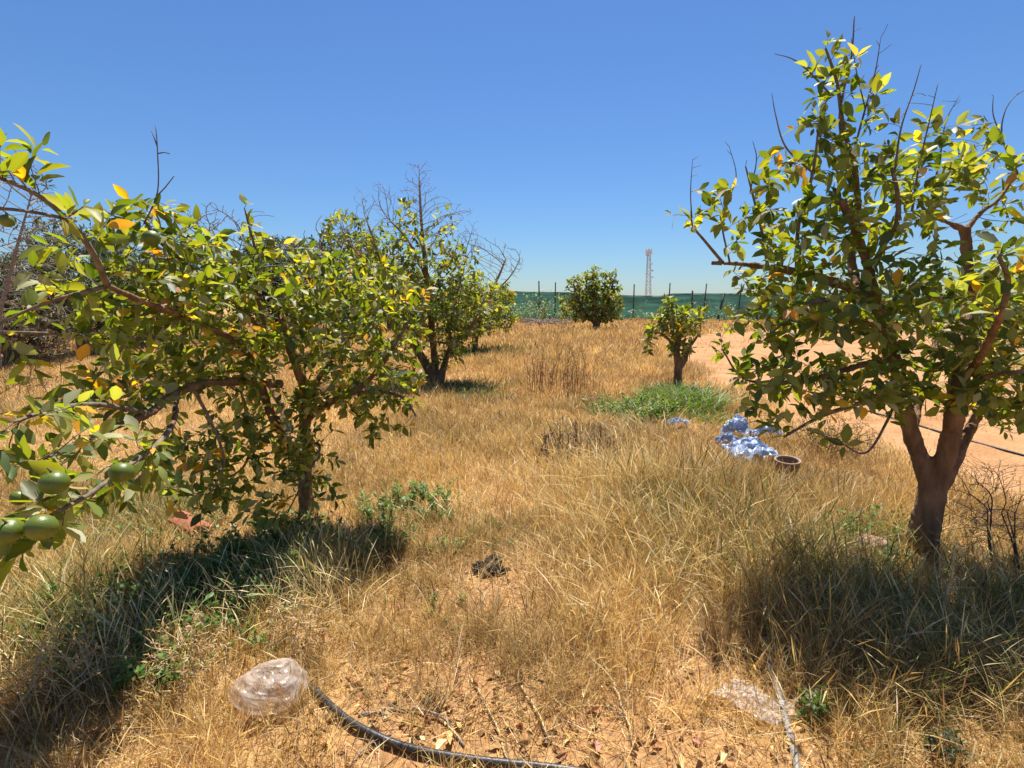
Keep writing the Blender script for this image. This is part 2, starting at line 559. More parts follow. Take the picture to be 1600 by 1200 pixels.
SUN_EL, SUN_AZ = math.radians(66), math.radians(8)      # azimuth east of straight ahead
sl = bpy.data.lights.new('sun', 'SUN'); so = bpy.data.objects.new('sun', sl); COL.objects.link(so)
sl.energy = 5.0; sl.angle = math.radians(.53); sl.color = (1.0, .95, .87)
sd = Vector((math.sin(SUN_AZ) * math.cos(SUN_EL), math.cos(SUN_AZ) * math.cos(SUN_EL), math.sin(SUN_EL)))
so.rotation_euler = sd.to_track_quat('Z', 'Y').to_euler(); so.location = (0, 0, 30)

wd = bpy.data.worlds.new('World'); SC.world = wd; wd.use_nodes = True
nt = wd.node_tree
for n_ in list(nt.nodes): nt.nodes.remove(n_)
sky = nt.nodes.new('ShaderNodeTexSky'); sky.sky_type = 'NISHITA'; sky.sun_disc = False
sky.sun_elevation = SUN_EL; sky.sun_rotation = SUN_AZ
sky.altitude = 2000; sky.air_density = 1.6; sky.dust_density = .3; sky.ozone_density = 8
bg = nt.nodes.new('ShaderNodeBackground'); bg.inputs[1].default_value = .058
wo = nt.nodes.new('ShaderNodeOutputWorld')
wb = nt.nodes.new('ShaderNodeMix'); wb.data_type = 'RGBA'; wb.blend_type = 'MULTIPLY'; wb.inputs['Factor'].default_value = 1   # white balance
wb.inputs['B'].default_value = (.65, .805, 1.0, 1)
nt.links.new(sky.outputs[0], wb.inputs['A']); nt.links.new(wb.outputs['Result'], bg.inputs[0]); nt.links.new(bg.outputs[0], wo.inputs[0])
SC.view_settings.view_transform = 'Standard'; SC.view_settings.look = 'None'
SC.view_settings.exposure = 1.0; SC.view_settings.gamma = 1.0
SC.render.film_transparent = False
SC.cycles.max_bounces = 6; SC.cycles.diffuse_bounces = 3; SC.cycles.transmission_bounces = 4; SC.cycles.transparent_max_bounces = 8


# ------------------------------------------------------------------ ground and road
def axis(lo, hi, step, far_lo, far_hi, g=1.12):
    a = list(np.arange(lo, hi + 1e-6, step)); s = step
    while a[-1] < far_hi: s *= g; a.append(a[-1] + s)
    s = step
    while a[0] > far_lo: s *= g; a.insert(0, a[0] - s)
    return np.array(a)


def sheet(name, xs, ys, zf, m, keep=None):
    X, Y = np.meshgrid(xs, ys); Z = zf(X, Y)
    nx, ny = len(xs), len(ys)
    i = np.arange(ny - 1)[:, None] * nx + np.arange(nx - 1)[None]
    Fq = np.stack([i, i + 1, i + nx + 1, i + nx], -1).reshape(-1, 4)
    if keep is not None:
        k = keep(X, Y).ravel(); Fq = Fq[k[Fq].any(1)]
        used = np.zeros(nx * ny, bool); used[Fq] = True
        mp = np.cumsum(used) - 1; V = np.stack([X, Y, Z], -1).reshape(-1, 3)[used]; Fq = mp[Fq]
    else: V = np.stack([X, Y, Z], -1).reshape(-1, 3)
    mb = MB(); mb.add(V, Fq)
    return mb.build(name, m, None, True, colors=False)


gr = sheet('ground', axis(-6, 6, .06, -900, 900), axis(0.4, 9, .06, -40, 1500), gz, M_SOIL)
_v = np.empty(len(gr.data.vertices) * 3, np.float32); gr.data.vertices.foreach_get('co', _v); _v = _v.reshape(-1, 3)
GROUND_XY = (_v[:, 0].astype(float), _v[:, 1].astype(float))
tag(gr, 'reddish dry soil of the orchard', None, None, 'structure')
rd = sheet('dirt_road', np.arange(3, 34, .15), np.arange(-6, 30, .15),
           lambda x, y: gz(x, y) + .02 * road_mask(x, y) - .04 * (1 - road_mask(x, y)) - .02 * np.exp(-((x - road_left(y) - 1.6) / .35) ** 2) * 0, M_ROAD,
           lambda x, y: road_mask(x, y) > .05)
tag(rd, 'bare packed dirt track running past the orchard', None, None, 'structure')


# ------------------------------------------------------------------ grass fields
def fsum(spots, x, y):
    o = np.zeros(np.shape(x))
    for (px, py, r, s) in spots:
        p = on_ground(px, py)
        ry = r[1] if isinstance(r, tuple) else r; rx = r[0] if isinstance(r, tuple) else r
        o = np.maximum(o, s * np.exp(-(((x - p[0]) / rx) ** 2 + ((y - p[1]) / ry) ** 2)))
    return o


GREENISH = [(1400, 930, 1.0, .55), (1560, 1000, .8, .5), (1130, 840, .8, .35), (220, 800, .8, .45), (330, 900, .7, .3), (640, 810, .4, .5),
            (740, 610, .9, .6), (770, 555, 1.3, .75), (100, 980, .6, .5), (1480, 1130, .5, .35), (520, 900, .4, .4), (1000, 640, .9, .6), (905, 505, 2.0, .3)]
BARE = [(1203, 1050, .1, .8), (1212, 1080, .1, .85), (1222, 1115, .1, .85), (1234, 1155, .1, .85), (1243, 1190, .1, .85), (770, 930, (.45, .5), .93), (740, 1080, (.55, .3), .85), (1080, 1060, (.3, .28), .9), (930, 1160, (.6, .22), .85), (600, 1190, (.35, .16), .9), (1120, 1170, .25, .8),
        (1232, 805, (.30, .62), .985), (1170, 715, (.35, .3), .6), (560, 800, (.3, .3), .6), (300, 1150, (.5, .2), .5), (1090, 1000, (.25, .25), .6), (60, 560, (2.5, 3), .85), (60, 690, (2., 1.), .5), (700, 690, (.5, 1.6), .25)]
TALL = [(1150, 830, (1.0, .9), 1.0), (1000, 780, (1.0, 1.4), 1.0), (880, 560, 3.0, .6), (1350, 960, .8, .85), (900, 530, (5, 5), .8), (1050, 520, (3, 3), .2),
        (60, 960, (.5, .6), .9), (500, 900, (.3, .3), .8)]


def blades(mb, x, y, z, h, w, az, lean, curl, col, segs=3, seed=False, tint=True):
    n = len(x)
    t = np.linspace(0, 1, segs + 1)[None]
    d = np.stack([np.cos(az), np.sin(az)], -1)
    H = (lean[:, None] * t + curl[:, None] * t ** 2) * h[:, None]
    Z = h[:, None] * (t * np.sqrt(np.clip(1 - lean[:, None] ** 2, .02, 1)) - .45 * curl[:, None] * t ** 2.5)
    C = np.stack([x[:, None] + d[:, :1] * H, y[:, None] + d[:, 1:] * H, z[:, None] + Z], -1)
    fa = RNG.random(n) * PI
    s = np.stack([np.cos(fa), np.sin(fa), np.zeros(n)], -1)
    if seed:
        prof = np.interp(t[0], [0, .55, .75, .9, 1], [.35, .3, 1.6, 1.1, .1])
    else:
        prof = np.interp(t[0], [0, .3, .7, 1], [.8, 1, .7, .08])
    hw = (w[:, None] * prof[None] * .5)[..., None]
    A = C + s[:, None] * hw; B = C - s[:, None] * hw
    V = np.stack([A, B], 2).reshape(-1, 3)
    k = np.arange(segs) * 2
    Fq = np.stack([k, k + 1, k + 3, k + 2], -1)[None] + (np.arange(n) * 2 * (segs + 1))[:, None, None]
    cc = np.repeat(col[:, None, :], 2 * (segs + 1), 1).copy()
    mb.add(V, Fq.reshape(-1, 4), cc.reshape(-1, 3))


STRAW = np.array([(.64, .44, .15), (.56, .37, .11), (.72, .55, .26), (.42, .245, .08), (.66, .46, .14), (.27, .155, .065), (.76, .62, .36), (.48, .30, .11)])
FARSTRAW = np.array([(.56, .345, .135), (.49, .29, .105), (.62, .43, .20), (.34, .19, .08)])
GRASSG = np.array([(.13, .155, .03), (.17, .18, .05), (.22, .21, .06), (.10, .13, .03)])


def grass_zone(mb, y0, y1, dens, w0, hs, segs, xlim=1.2, farmix=0.0, clump=2.5):
    y = np.sqrt(RNG.random(int(1)) * 0 + 0)  # placeholder keeps the generator order stable
    area = xlim * (y1 ** 2 - y0 ** 2) + 1.2 * (y1 - y0) * 2
    n = int(area * dens)
    y = np.sqrt(y0 ** 2 + RNG.random(n) * (y1 ** 2 - y0 ** 2))
    x = (RNG.random(n) * 2 - 1) * (xlim * y + 1.2)
    # clumping: pull towards tuft centres
    for (an, ck, off) in ((.65, 1.0, 0), (-.4, 1.63, 40)):
        ca, sa = math.cos(an), math.sin(an); k_ = clump * ck
        u_, v_ = (x * ca + y * sa) * k_ + .7 * vnoise(x * 1.3, y * 1.3, 61 + off), (-x * sa + y * ca) * k_ + .7 * vnoise(x * 1.3, y * 1.3, 62 + off)
        cx, cy = np.floor(u_), np.floor(v_)
        du, dv = cx + .15 + .7 * _hash(cx, cy, 71 + off) - u_, cy + .15 + .7 * _hash(cx, cy, 72 + off) - v_
        pull = .5 * RNG.random(n) * (RNG.random(n) < .5) / k_
        x = x + (du * ca - dv * sa) * pull; y = y + (du * sa + dv * ca) * pull
    bare = fsum(BARE, x, y); rm = road_mask(x, y); rr = road_right(y)
    beyond = (x > rr - .2)
    patch = fbm(x * .9, y * .9, 44)
    p = (1 - bare) * (1 - rm * (1 - .22 * sstep(.55, .75, vnoise(x * .7, y * 1.3, 97)))) * (.3 + 1.15 * sstep(.3, .62, patch))
    p *= np.where(beyond, .5, 1)
    edge = np.clip((road_left(y) - x) / .9, 0, 1); p *= np.where(beyond, 1, .35 + .65 * edge)
    # low next to the lens
    keep = RNG.random(n) < p * np.where(near_hose(x, y) < .06, .12, 1) * np.where((y < 2.3) & (near_hose(x, y) < .2), .5, 1)
    keep &= ~((y < 1.2) & (np.abs(x) < 2.5) & (RNG.random(n) < .8))
    x, y = x[keep], y[keep]; n = len(x)
    tall = fsum(TALL, x, y); g = fsum(GREENISH, x, y)
    tuft = _hash(np.floor(x * clump), np.floor(y * clump), 73)
    h = hs * (.10 + .20 * tall + .07 * tuft) * (.5 + .85 * RNG.random(n)) * (.8 + .5 * vnoise(x * .8, y * .8, 12))
    h *= np.where(x > road_right(y) - .2, .7, 1)
    wv = w0 * (.6 + .8 * RNG.random(n))
    wind = -.5
    az = RNG.random(n) * 2 * PI
    near = np.hypot(x - (-.1), y - 2.2)
    lean = np.clip(np.abs(RNG.normal(size=n)) * .32 + .05 + .25 * (RNG.random(n) < .18), 0, .93)
    curl = RNG.random(n) ** 1.5 * .75
    tone = vnoise(x * 1.7, y * 1.7, 52); ci = RNG.integers(0, len(STRAW), n)
    fm = RNG.random(n) < np.clip(farmix + .9 * (vnoise(x * .35, y * .35, 53) - .45), 0, 1)
    c = np.where(fm[:, None], FARSTRAW[ci % len(FARSTRAW)], STRAW[ci])
    isg = RNG.random(n) < g * (.55 + .6 * RNG.random(n))
    c = np.where(isg[:, None], GRASSG[ci % len(GRASSG)], c)
    c = c * (.72 + .42 * RNG.random((n, 1))) * (.66 + .64 * tone[:, None])
    sd_ = RNG.random(n) < .16
    a = ~sd_
    z = gz(x, y) - .01
    blades(mb, x[a], y[a], z[a], h[a], wv[a], az[a], lean[a], curl[a], c[a], segs)
    b = sd_
    blades(mb, x[b], y[b], z[b], h[b] * 1.25, wv[b] * 1.2, az[b], lean[b] * .7, curl[b] * .8, c[b], max(segs, 4) if segs > 2 else 3, seed=True)
    return n


_x, _y = GROUND_XY
_cov = np.clip((1 - fsum(BARE, _x, _y)) * (1 - road_mask(_x, _y)) * np.where(_x > road_right(_y), .5, 1), 0, 1)
_ca = gr.data.color_attributes.new('cover', 'FLOAT_COLOR', 'POINT')
_c4 = np.ones((len(_x), 4), np.float32); _c4[:, :3] = _cov[:, None]; _ca.data.foreach_set('color', _c4.ravel())
gm = MB(); cnt = []
cnt.append(grass_zone(gm, .7, 2.6, 8500, .0026, .95, 4, 1.25))
cnt.append(grass_zone(gm, 2.6, 4.6, 7500, .0030, .95, 3, 1.2))
cnt.append(grass_zone(gm, 4.6, 8, 3600, .0048, .95, 3, 1.15, .05))
cnt.append(grass_zone(gm, 8, 14, 1150, .0095, 1.05, 2, 1.15, .35, 2.2))
cnt.append(grass_zone(gm, 14, 24, 380, .018, 1.15, 2, 1.15, .5, 2.0))
cnt.append(grass_zone(gm, 24, 42, 95, .040, 1.25, 2, 1.2, .6, 1.5))
print('grass blades', cnt, sum(cnt))
tag(gm.build('dry_grass', M_GRASS), 'dry golden grass covering the orchard floor', 'grass', None, 'stuff')

# flattened straw on the soil
lm = MB()
n = 120000
y = np.sqrt(.7 ** 2 + RNG.random(n) * (6.5 ** 2 - .7 ** 2)); x = (RNG.random(n) * 2 - 1) * (1.15 * y + 1)
k = (RNG.random(n) < (1 - road_mask(x, y)) * (.25 + .9 * fbm(x * 2, y * 2, 81)) * np.interp(y, [0, 3, 6.5], [1, .8, .4]) * np.where(near_hose(x, y) < .05, .3, 1)); x, y = x[k], y[k]; n = len(x)
L_ = .05 + .16 * RNG.random(n) ** 1.6; az = RNG.random(n) * 2 * PI
c = STRAW[RNG.integers(0, len(STRAW), n)] * (.75 + .5 * RNG.random((n, 1)))
dk_ = RNG.random(n) < .16; c[dk_] = np.array([.11, .07, .045]) * (.7 + .9 * RNG.random((dk_.sum(), 1)))
lean = np.clip(.93 + .065 * RNG.random(n), 0, .995)
blades(lm, x, y, gz(x, y) + .002 + .022 * RNG.random(n) ** 2, L_, .0022 + .0018 * RNG.random(n), az, lean, .1 * RNG.random(n) - .05, c, 3)
for (y0, y1, dn, wd_) in ((.7, 3.2, 2600, .0028), (3.2, 6.5, 1700, .004), (6.5, 13, 520, .009), (13, 30, 110, .022)):
    n = int(1.2 * (y1 ** 2 - y0 ** 2) * dn)
    y = np.sqrt(y0 ** 2 + RNG.random(n) * (y1 ** 2 - y0 ** 2)); x = (RNG.random(n) * 2 - 1) * (1.2 * y + .5)
    k = RNG.random(n) < (1 - .8 * fsum(BARE, x, y)) * (1 - road_mask(x, y)) * (.4 + .8 * fbm(x * 1.4, y * 1.4, 84)) * np.where(x > road_right(y), .5, 1) * np.where(near_hose(x, y) < .07, .15, 1)
    x, y = x[k], y[k]; n = len(x)
    fk = RNG.random(n) < np.interp(y, [3, 14], [.05, .5])
    c = np.where(fk[:, None], FARSTRAW[RNG.integers(0, 4, n)], STRAW[RNG.integers(0, len(STRAW), n)]) * (.75 + .5 * RNG.random((n, 1)))
    blades(lm, x, y, gz(x, y) - .004, (.05 + .09 * RNG.random(n)) * np.interp(y, [3, 20], [1, 1.6]), wd_ * (.6 + .8 * RNG.random(n)), RNG.random(n) * 2 * PI, .6 + .37 * RNG.random(n), .3 * RNG.random(n), c, 2)
tag(lm.build('straw_litter', M_GRASS), 'flattened pale straw lying on the soil', 'straw', None, 'stuff')

# dead leaves
dm = MB()
n = 900
spots = [(1100, 1100, .5), (760, 1060, .6), (620, 1150, .4), (120, 1130, .6), (330, 1120, .5), (900, 1150, .5), (470, 830, .9), (1430, 930, .8), (300, 900, .8), (550, 860, .5)]
xs_, ys_ = [], []
for i in range(n):
    px, py, r = spots[i % len(spots)]; p = on_ground(px, py)
    xs_.append(p[0] + RNG.normal() * r * .7); ys_.append(p[1] + RNG.normal() * r * .5)
x = np.array(xs_); y = np.array(ys_); k = y > .9; x, y = x[k], y[k]; n = len(x)
D = np.stack([np.cos(az[:n]), np.sin(az[:n]), RNG.normal(size=n) * .2], -1)
Nn = np.array([0, 0, 1.0])[None] + RNG.normal(size=(n, 3)) * .45
LC = np.array([(.42, .26, .10), (.32, .18, .07), (.56, .40, .17), (.36, .17, .09), (.24, .13, .06), (.60, .46, .22)])[RNG.integers(0, 6, n)] * (.75 + .5 * RNG.random((n, 1)))
pk = RNG.random(n) < .035; LC[pk] = (.46, .20, .15)
Ll = .025 + .035 * RNG.random(n)
leaves(dm, np.stack([x, y, gz(x, y) + .006 + .02 * RNG.random(n)], -1), D, Nn, Ll, Ll * .5, LC, fold=.45, curl=.9)
tag(dm.build('leaf_litter', M_LITTER), 'brown and pinkish fallen leaves on the ground', 'fallen leaves', None, 'stuff')


# soil clods
cm_ = MB(); n = 260
th = np.linspace(0, PI, 6)[:, None]; ph = (np.arange(8) * 2 * PI / 8)[None]
UX, UY, UZ = np.sin(th) * np.cos(ph), np.sin(th) * np.sin(ph), np.cos(th) * np.ones_like(ph)
ii = np.arange(5)[:, None] * 8; jj = np.arange(8)[None]; j2_ = (jj + 1) % 8
CF = np.stack([ii + jj, ii + 8 + jj, ii + 8 + j2_, ii + j2_], -1).reshape(-1, 4)
cs = [(1090, 1080, .35), (760, 1080, .5), (930, 1150, .5), (770, 930, .4), (600, 1180, .35), (1150, 1180, .3), (1090, 1000, .25)]
for i in range(n):
    px, py, r = cs[i % len(cs)]; p = on_ground(px, py); x, y = p[0] + RNG.normal() * r * .7, p[1] + RNG.normal() * r * .5
    if y < .8: continue
    rr = .003 + .011 * RNG.random() ** 2.2; q = 1 + .7 * (RNG.random(UX.shape) - .5); q[0] = q[0, 0]; q[-1] = q[-1, 0]
    P = np.stack([UX * q * rr * (1 + RNG.random()), UY * q * rr, UZ * q * rr * .75], -1).reshape(-1, 3) + np.array([x, y, float(gz(x, y)) + rr * .35])
    cm_.add(P, CF)
tag(cm_.build('soil_clods', M_SOIL, None, False), 'small reddish soil clods scattered over the bare ground', 'soil', None, 'stuff')

# green broadleaf weeds
def weeds(mb, x0, y0, r, n, h, leaf, cols, rng=RNG, stemcol=(.12, .14, .04), per=9):
    for i in range(n):
        a = rng.random() * 2 * PI; q = math.sqrt(rng.random()) if rng.random() < .8 else 1.2 * rng.random()
        bx = x0 + r * q * math.cos(a); by = y0 + r * q * math.sin(a); bz = float(gz(bx, by))
        for s in range(rng.integers(2, 5)):
            H = h * (.5 + .8 * rng.random()); dx, dy = rng.normal(size=2) * .45 * H
            P = np.array([[bx, by, bz - .01], [bx + dx * .35, by + dy * .35, bz + H * .5], [bx + dx, by + dy, bz + H]])
            P, _ = catmull(P, [1, 1, 1], H / 4)
            tube(mb, P, np.linspace(.0022, .001, len(P)), 3, stemcol, cap=False)
            m = per
            t = .2 + .8 * rng.random(m); ii = np.clip((t * (len(P) - 1)).astype(int), 0, len(P) - 2); ff = (t * (len(P) - 1) - ii)[:, None]
            B = P[ii] * (1 - ff) + P[ii + 1] * ff
            aa = rng.random(m) * 2 * PI
            D = np.stack([np.cos(aa), np.sin(aa), .35 + .4 * rng.random(m)], -1)
            Nn = np.array([0, 0, 1.0]) + rng.normal(size=(m, 3)) * .35
            L = leaf * (.6 + .7 * rng.random(m))
            C = cols[rng.integers(0, len(cols), m)] * (.8 + .4 * rng.random((m, 1)))
            leaves(mb, B, D, Nn, L, L * .55, C, fold=.1, curl=.15, rng=rng)


WG = np.array([(.085, .17, .025), (.11, .20, .03), (.06, .13, .02), (.14, .21, .04)])
wm = MB()
for (px, py, r, n, h, l) in [(320, 930, .5, 70, .17, .032), (270, 1000, .4, 24, .15, .03), (400, 930, .35, 36, .16, .03), (470, 870, .3, 40, .14, .03), (180, 960, .4, 50, .12, .028), (640, 800, .34, 42, .13, .032), (590, 860, .22, 24, .12, .03), (420, 850, .40, 40, .13, .03), (250, 830, .4, 40, .09, .028),
                             (1300, 870, .45, 40, .14, .03), (1390, 850, .25, 16, .18, .04), (130, 900, .35, 36, .08, .028), (760, 840, .22, 18, .07, .022), (700, 870, .12, 6, .08, .03),
                             (200, 1060, .2, 8, .10, .03), (700, 960, .15, 5, .06, .022), (1320, 960, .3, 12, .10, .03), (380, 1000, .3, 14, .1, .026), (1150, 850, .3, 10, .12, .02)]:
    p = gp(px, py); weeds(wm, p[0], p[1], r, n, h, l, WG)
tag(wm.build('green_weeds', M_GREEN), 'low green broadleaf weeds in the shade of the citrus trees', 'weeds', None, 'stuff')


def tufts(mb, px, py, rx, ry, n, h, w, cols, segs=4):
    p = gp(px, py); n_ = n
    a = RNG.random(n_) * 2 * PI; q = np.sqrt(RNG.random(n_))
    x = p[0] + rx * q * np.cos(a); y = p[1] + ry * q * np.sin(a)
    c = cols[RNG.integers(0, len(cols), n_)] * (.75 + .5 * RNG.random((n_, 1)))
    blades(mb, x, y, gz(x, y) - .01, h * (.5 + .8 * RNG.random(n_)), w * (.7 + .6 * RNG.random(n_)), RNG.random(n_) * 2 * PI,
           np.clip(.2 + np.abs(RNG.normal(size=n_)) * .3, 0, .9), .3 + .6 * RNG.random(n_), c, segs)


LUSH = np.array([(.10, .20, .02), (.14, .24, .03), (.07, .15, .02), (.18, .26, .05)])
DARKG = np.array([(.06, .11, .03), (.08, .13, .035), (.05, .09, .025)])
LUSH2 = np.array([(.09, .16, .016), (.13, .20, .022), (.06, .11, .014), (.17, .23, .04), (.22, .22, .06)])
tm = MB()
tufts(tm, 1062, 632, .62, .75, 1500, .36, .017, LUSH2); tufts(tm, 985, 648, .62, .5, 700, .22, .014, LUSH2)
tufts(tm, 1105, 655, .3, .5, 260, .2, .013, LUSH2); weeds(tm, gp(985, 650)[0], gp(985, 650)[1], .55, 60, .2, .05, LUSH2)
tag(tm.build('lush_grass', M_GREEN), 'bright green long grass around the foot of the small lollipop tree', 'grass', None, 'stuff')
tm = MB()
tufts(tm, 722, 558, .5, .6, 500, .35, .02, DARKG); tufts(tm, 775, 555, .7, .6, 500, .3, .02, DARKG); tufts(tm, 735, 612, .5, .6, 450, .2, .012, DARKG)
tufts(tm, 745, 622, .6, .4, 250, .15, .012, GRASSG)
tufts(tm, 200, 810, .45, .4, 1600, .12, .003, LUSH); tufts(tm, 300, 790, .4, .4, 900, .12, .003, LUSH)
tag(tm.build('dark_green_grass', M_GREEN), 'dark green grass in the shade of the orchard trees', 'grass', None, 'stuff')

# long golden stalks standing above the rest
tm = MB()
GOLD = np.array([(.74, .58, .28), (.64, .48, .20), (.78, .65, .37)])
for (px, py, n, h) in [(985, 790, 40, .62), (940, 770, 22, .5), (1010, 800, 26, .5), (1060, 760, 24, .5), (1090, 800, 20, .5), (1120, 780, 16, .4), (965, 700, 14, .5), (900, 900, 40, .3), (1150, 800, 20, .35),
                       (1250, 900, 60, .35), (1330, 980, 90, .34), (1420, 1020, 90, .34), (1500, 1060, 90, .34), (1560, 940, 60, .4), (1200, 960, 60, .28), (480, 960, 60, .32), (500, 920, 40, .35),
                       (90, 1000, 60, .38), (40, 940, 40, .42), (190, 1010, 40, .3), (740, 740, 5, .35), (330, 960, 30, .3), (250, 1030, 30, .3), (400, 930, 26, .28), (140, 1060, 30, .32), (450, 880, 20, .26), (880, 820, 30, .42), (1020, 850, 50, .42), (1100, 860, 50, .42), (950, 850, 40, .4), (1160, 900, 40, .4), (1060, 920, 40, .36), (870, 700, 16, .45), (1010, 690, 24, .5), (820, 760, 20, .34), (700, 820, 20, .3), (940, 980, 30, .3), (620, 720, 20, .3), (1080, 990, 24, .26), (860, 900, 24, .3)]:
    p = gp(px, py)
    for sd_ in (False, True):
        m = int(n * 2.2) if sd_ else int(n * 1.6)
        x = p[0] + RNG.normal(size=m) * .17; y = p[1] + RNG.normal(size=m) * .16
        c = GOLD[RNG.integers(0, 3, m)] * (.75 + .4 * RNG.random((m, 1)))
        gg = RNG.random(m) < np.minimum(.7, fsum(GREENISH, x, y)) ; c[gg] = GRASSG[RNG.integers(0, 4, gg.sum())] * 1.3
        blades(tm, x, y, gz(x, y) - .01, h * (.6 + .6 * RNG.random(m)), np.full(m, .004 if sd_ else .003), RNG.normal(size=m) * 1.2 + 2.7, np.clip(np.abs(RNG.normal(size=m)) * .22, 0, .8), .15 + .7 * RNG.random(m) ** 1.5, c, 5, seed=sd_)
tag(tm.build('tall_grass', M_GRASS), 'tall golden grass stalks with seed heads', 'grass', None, 'stuff')
# ------------------------------------------------------------------ citrus trees
YA = 2.97
bA = gbase(1438, 880)
YA = bA[1]
limbsA = [
    (W3((1437, 900, YA), (1440, 850, YA), (1450, 800, YA), (1456, 765, YA), (1445, 735, YA + .02), (1428, 690, YA + .05), (1415, 640, YA + .06), (1402, 580, YA + .05), (1385, 520, YA), (1368, 470, YA - .02), (1358, 425, YA - .02)),
     [.108, .084, .075, .070, .052, .045, .042, .038, .033, .029, .026]),
    (W3((1456, 775, YA), (1470, 735, YA - .02), (1484, 690, YA - .06), (1492, 640, YA - .1), (1498, 590, YA - .05), (1505, 530, YA + .1), (1512, 480, YA + .25), (1512, 425, YA + .35), (1508, 357, YA + .4)),
     [.062, .054, .050, .047, .044, .039, .034, .031, .029]),
    (W3((1462, 772, YA + .01), (1482, 738, YA + .05), (1506, 690, YA + .12), (1530, 640, YA + .2), (1550, 590, YA + .3), (1590, 530, YA + .35), (1640, 470, YA + .4)), [.046, .04, .032, .026, .022, .018, .014]),
    (W3((1425, 680, YA + .05), (1432, 640, YA + .15), (1450, 590, YA + .3), (1462, 530, YA + .5), (1450, 470, YA + .7)), [.034, .028, .024, .02, .016]),
    (W3((1368, 470, YA - .02), (1335, 452, YA), (1290, 437, YA + .04), (1240, 424, YA + .08), (1180, 415, YA + .14), (1128, 411, YA + .18), (1112, 411, YA + .19)), [.034, .03, .026, .022, .018, .014, .012]),
    (W3((1358, 425, YA - .02), (1345, 380, YA - .05), (1330, 345, YA - .1), (1313, 312, YA - .12)), [.026, .022, .019, .016]),
    (W3((1358, 430, YA - .02), (1380, 385, YA - .05), (1402, 345, YA - .08), (1402, 300, YA - .1), (1393, 262, YA - .1)), [.022, .018, .014, .011, .008]),
    (W3((1340, 455, YA), (1330, 395, YA + .15), (1340, 330, YA + .2), (1334, 255, YA + .2), (1318, 200, YA + .2), (1308, 130, YA + .2), (1290, 75, YA + .2)), [.026, .023, .02, .016, .012, .009, .006]),
    (W3((1335, 300, YA + .2), (1312, 190, YA + .22), (1330, 90, YA + .2), (1335, 25, YA + .2)), [.008, .007, .005, .003]),
    (W3((1200, 418, YA + .12), (1190, 360, YA + .12), (1175, 300, YA + .12), (1165, 260, YA + .12)), [.010, .008, .006, .004]),
    (W3((1245, 425, YA + .07), (1248, 350, YA), (1270, 270, YA - .05), (1280, 190, YA)), [.012, .010, .008, .005]),
    (W3((1130, 411, YA + .18), (1100, 375, YA + .17), (1082, 352, YA + .16), (1080, 325, YA + .15)), [.010, .008, .006, .004]),
    (W3((1508, 360, YA + .4), (1475, 345, YA + .35), (1445, 328, YA + .3), (1430, 300, YA + .3)), [.018, .014, .01, .006]),
    (W3((1510, 358, YA + .4), (1535, 330, YA + .4), (1560, 312, YA + .4), (1590, 270, YA + .4)), [.018, .013, .01, .006]),
    (W3((1400, 590, YA + .05), (1375, 618, YA - .1), (1330, 634, YA - .22), (1280, 652, YA - .3), (1225, 683, YA - .36)), [.02, .016, .013, .010, .006]),
    (W3((1395, 560, YA), (1340, 572, YA - .15), (1280, 590, YA - .16), (1215, 598, YA - .14), (1160, 590, YA - .08), (1128, 545, YA - .05)), [.02, .017, .014, .011, .007, .004]),
    (W3((1405, 610, YA + .05), (1385, 660, YA - .25), (1352, 708, YA - .3), (1310, 690, YA - .32), (1262, 672, YA - .34)), [.009, .007, .0055, .004, .003]),
    (W3((1380, 510, YA), (1330, 500, YA - .2), (1280, 470, YA - .22), (1230, 500, YA - .2), (1195, 530, YA - .18)), [.018, .015, .012, .008, .005]),
    (W3((1498, 600, YA - .05), (1530, 560, YA - .35), (1560, 500, YA - .6), (1575, 440, YA - .75), (1560, 400, YA - .8)), [.026, .02, .015, .011, .007]),
    (W3((1425, 330, YA), (1436, 260, YA + .05), (1452, 190, YA + .08), (1466, 128, YA + .1)), [.007, .005, .0035, .0018]),
    (W3((1450, 330, YA + .25), (1468, 250, YA + .25), (1478, 190, YA + .25), (1500, 148, YA + .25)), [.006, .0045, .003, .0016]),
    (W3((1398, 270, YA - .1), (1408, 200, YA - .08), (1428, 140, YA - .05), (1440, 98, YA - .05)), [.006, .0045, .003, .0016]),
    (W3((1330, 250, YA + .2), (1352, 170, YA + .2), (1368, 110, YA + .22), (1376, 60, YA + .22)), [.007, .005, .0035, .0016]),
    (W3((1352, 170, YA + .2), (1338, 110, YA + .22), (1330, 60, YA + .22)), [.004, .003, .0016]),
    (W3((1300, 150, YA + .2), (1262, 110, YA + .2), (1238, 92, YA + .2), (1210, 84, YA + .2)), [.006, .0045, .003, .0018]),
    (W3((1590, 270, YA + .4), (1566, 215, YA + .4), (1572, 170, YA + .4), (1596, 140, YA + .4)), [.006, .0045, .003, .0016]),
    (W3((1566, 215, YA + .4), (1552, 180, YA + .4), (1552, 150, YA + .4)), [.004, .003, .0016]),
    (W3((1081, 340, YA + .15), (1079, 300, YA + .15), (1082, 250, YA + .15)), [.004, .003, .0014]),
    (W3((1172, 300, YA + .12), (1182, 250, YA + .12), (1176, 220, YA + .12)), [.004, .003, .0014]),
    (W3((1140, 410, YA + .17), (1128, 340, YA + .15), (1150, 280, YA + .15), (1140, 230, YA + .15)), [.006, .0045, .003, .0014]),
    (W3((1270, 270, YA - .05), (1228, 230, YA - .05), (1212, 180, YA - .05), (1206, 145, YA - .05)), [.006, .0045, .003, .0014]),
    (W3((1496, 620, YA - .1), (1540, 590, YA - .3), (1600, 580, YA - .4), (1680, 560, YA - .4)), [.02, .016, .012, .008]),
]
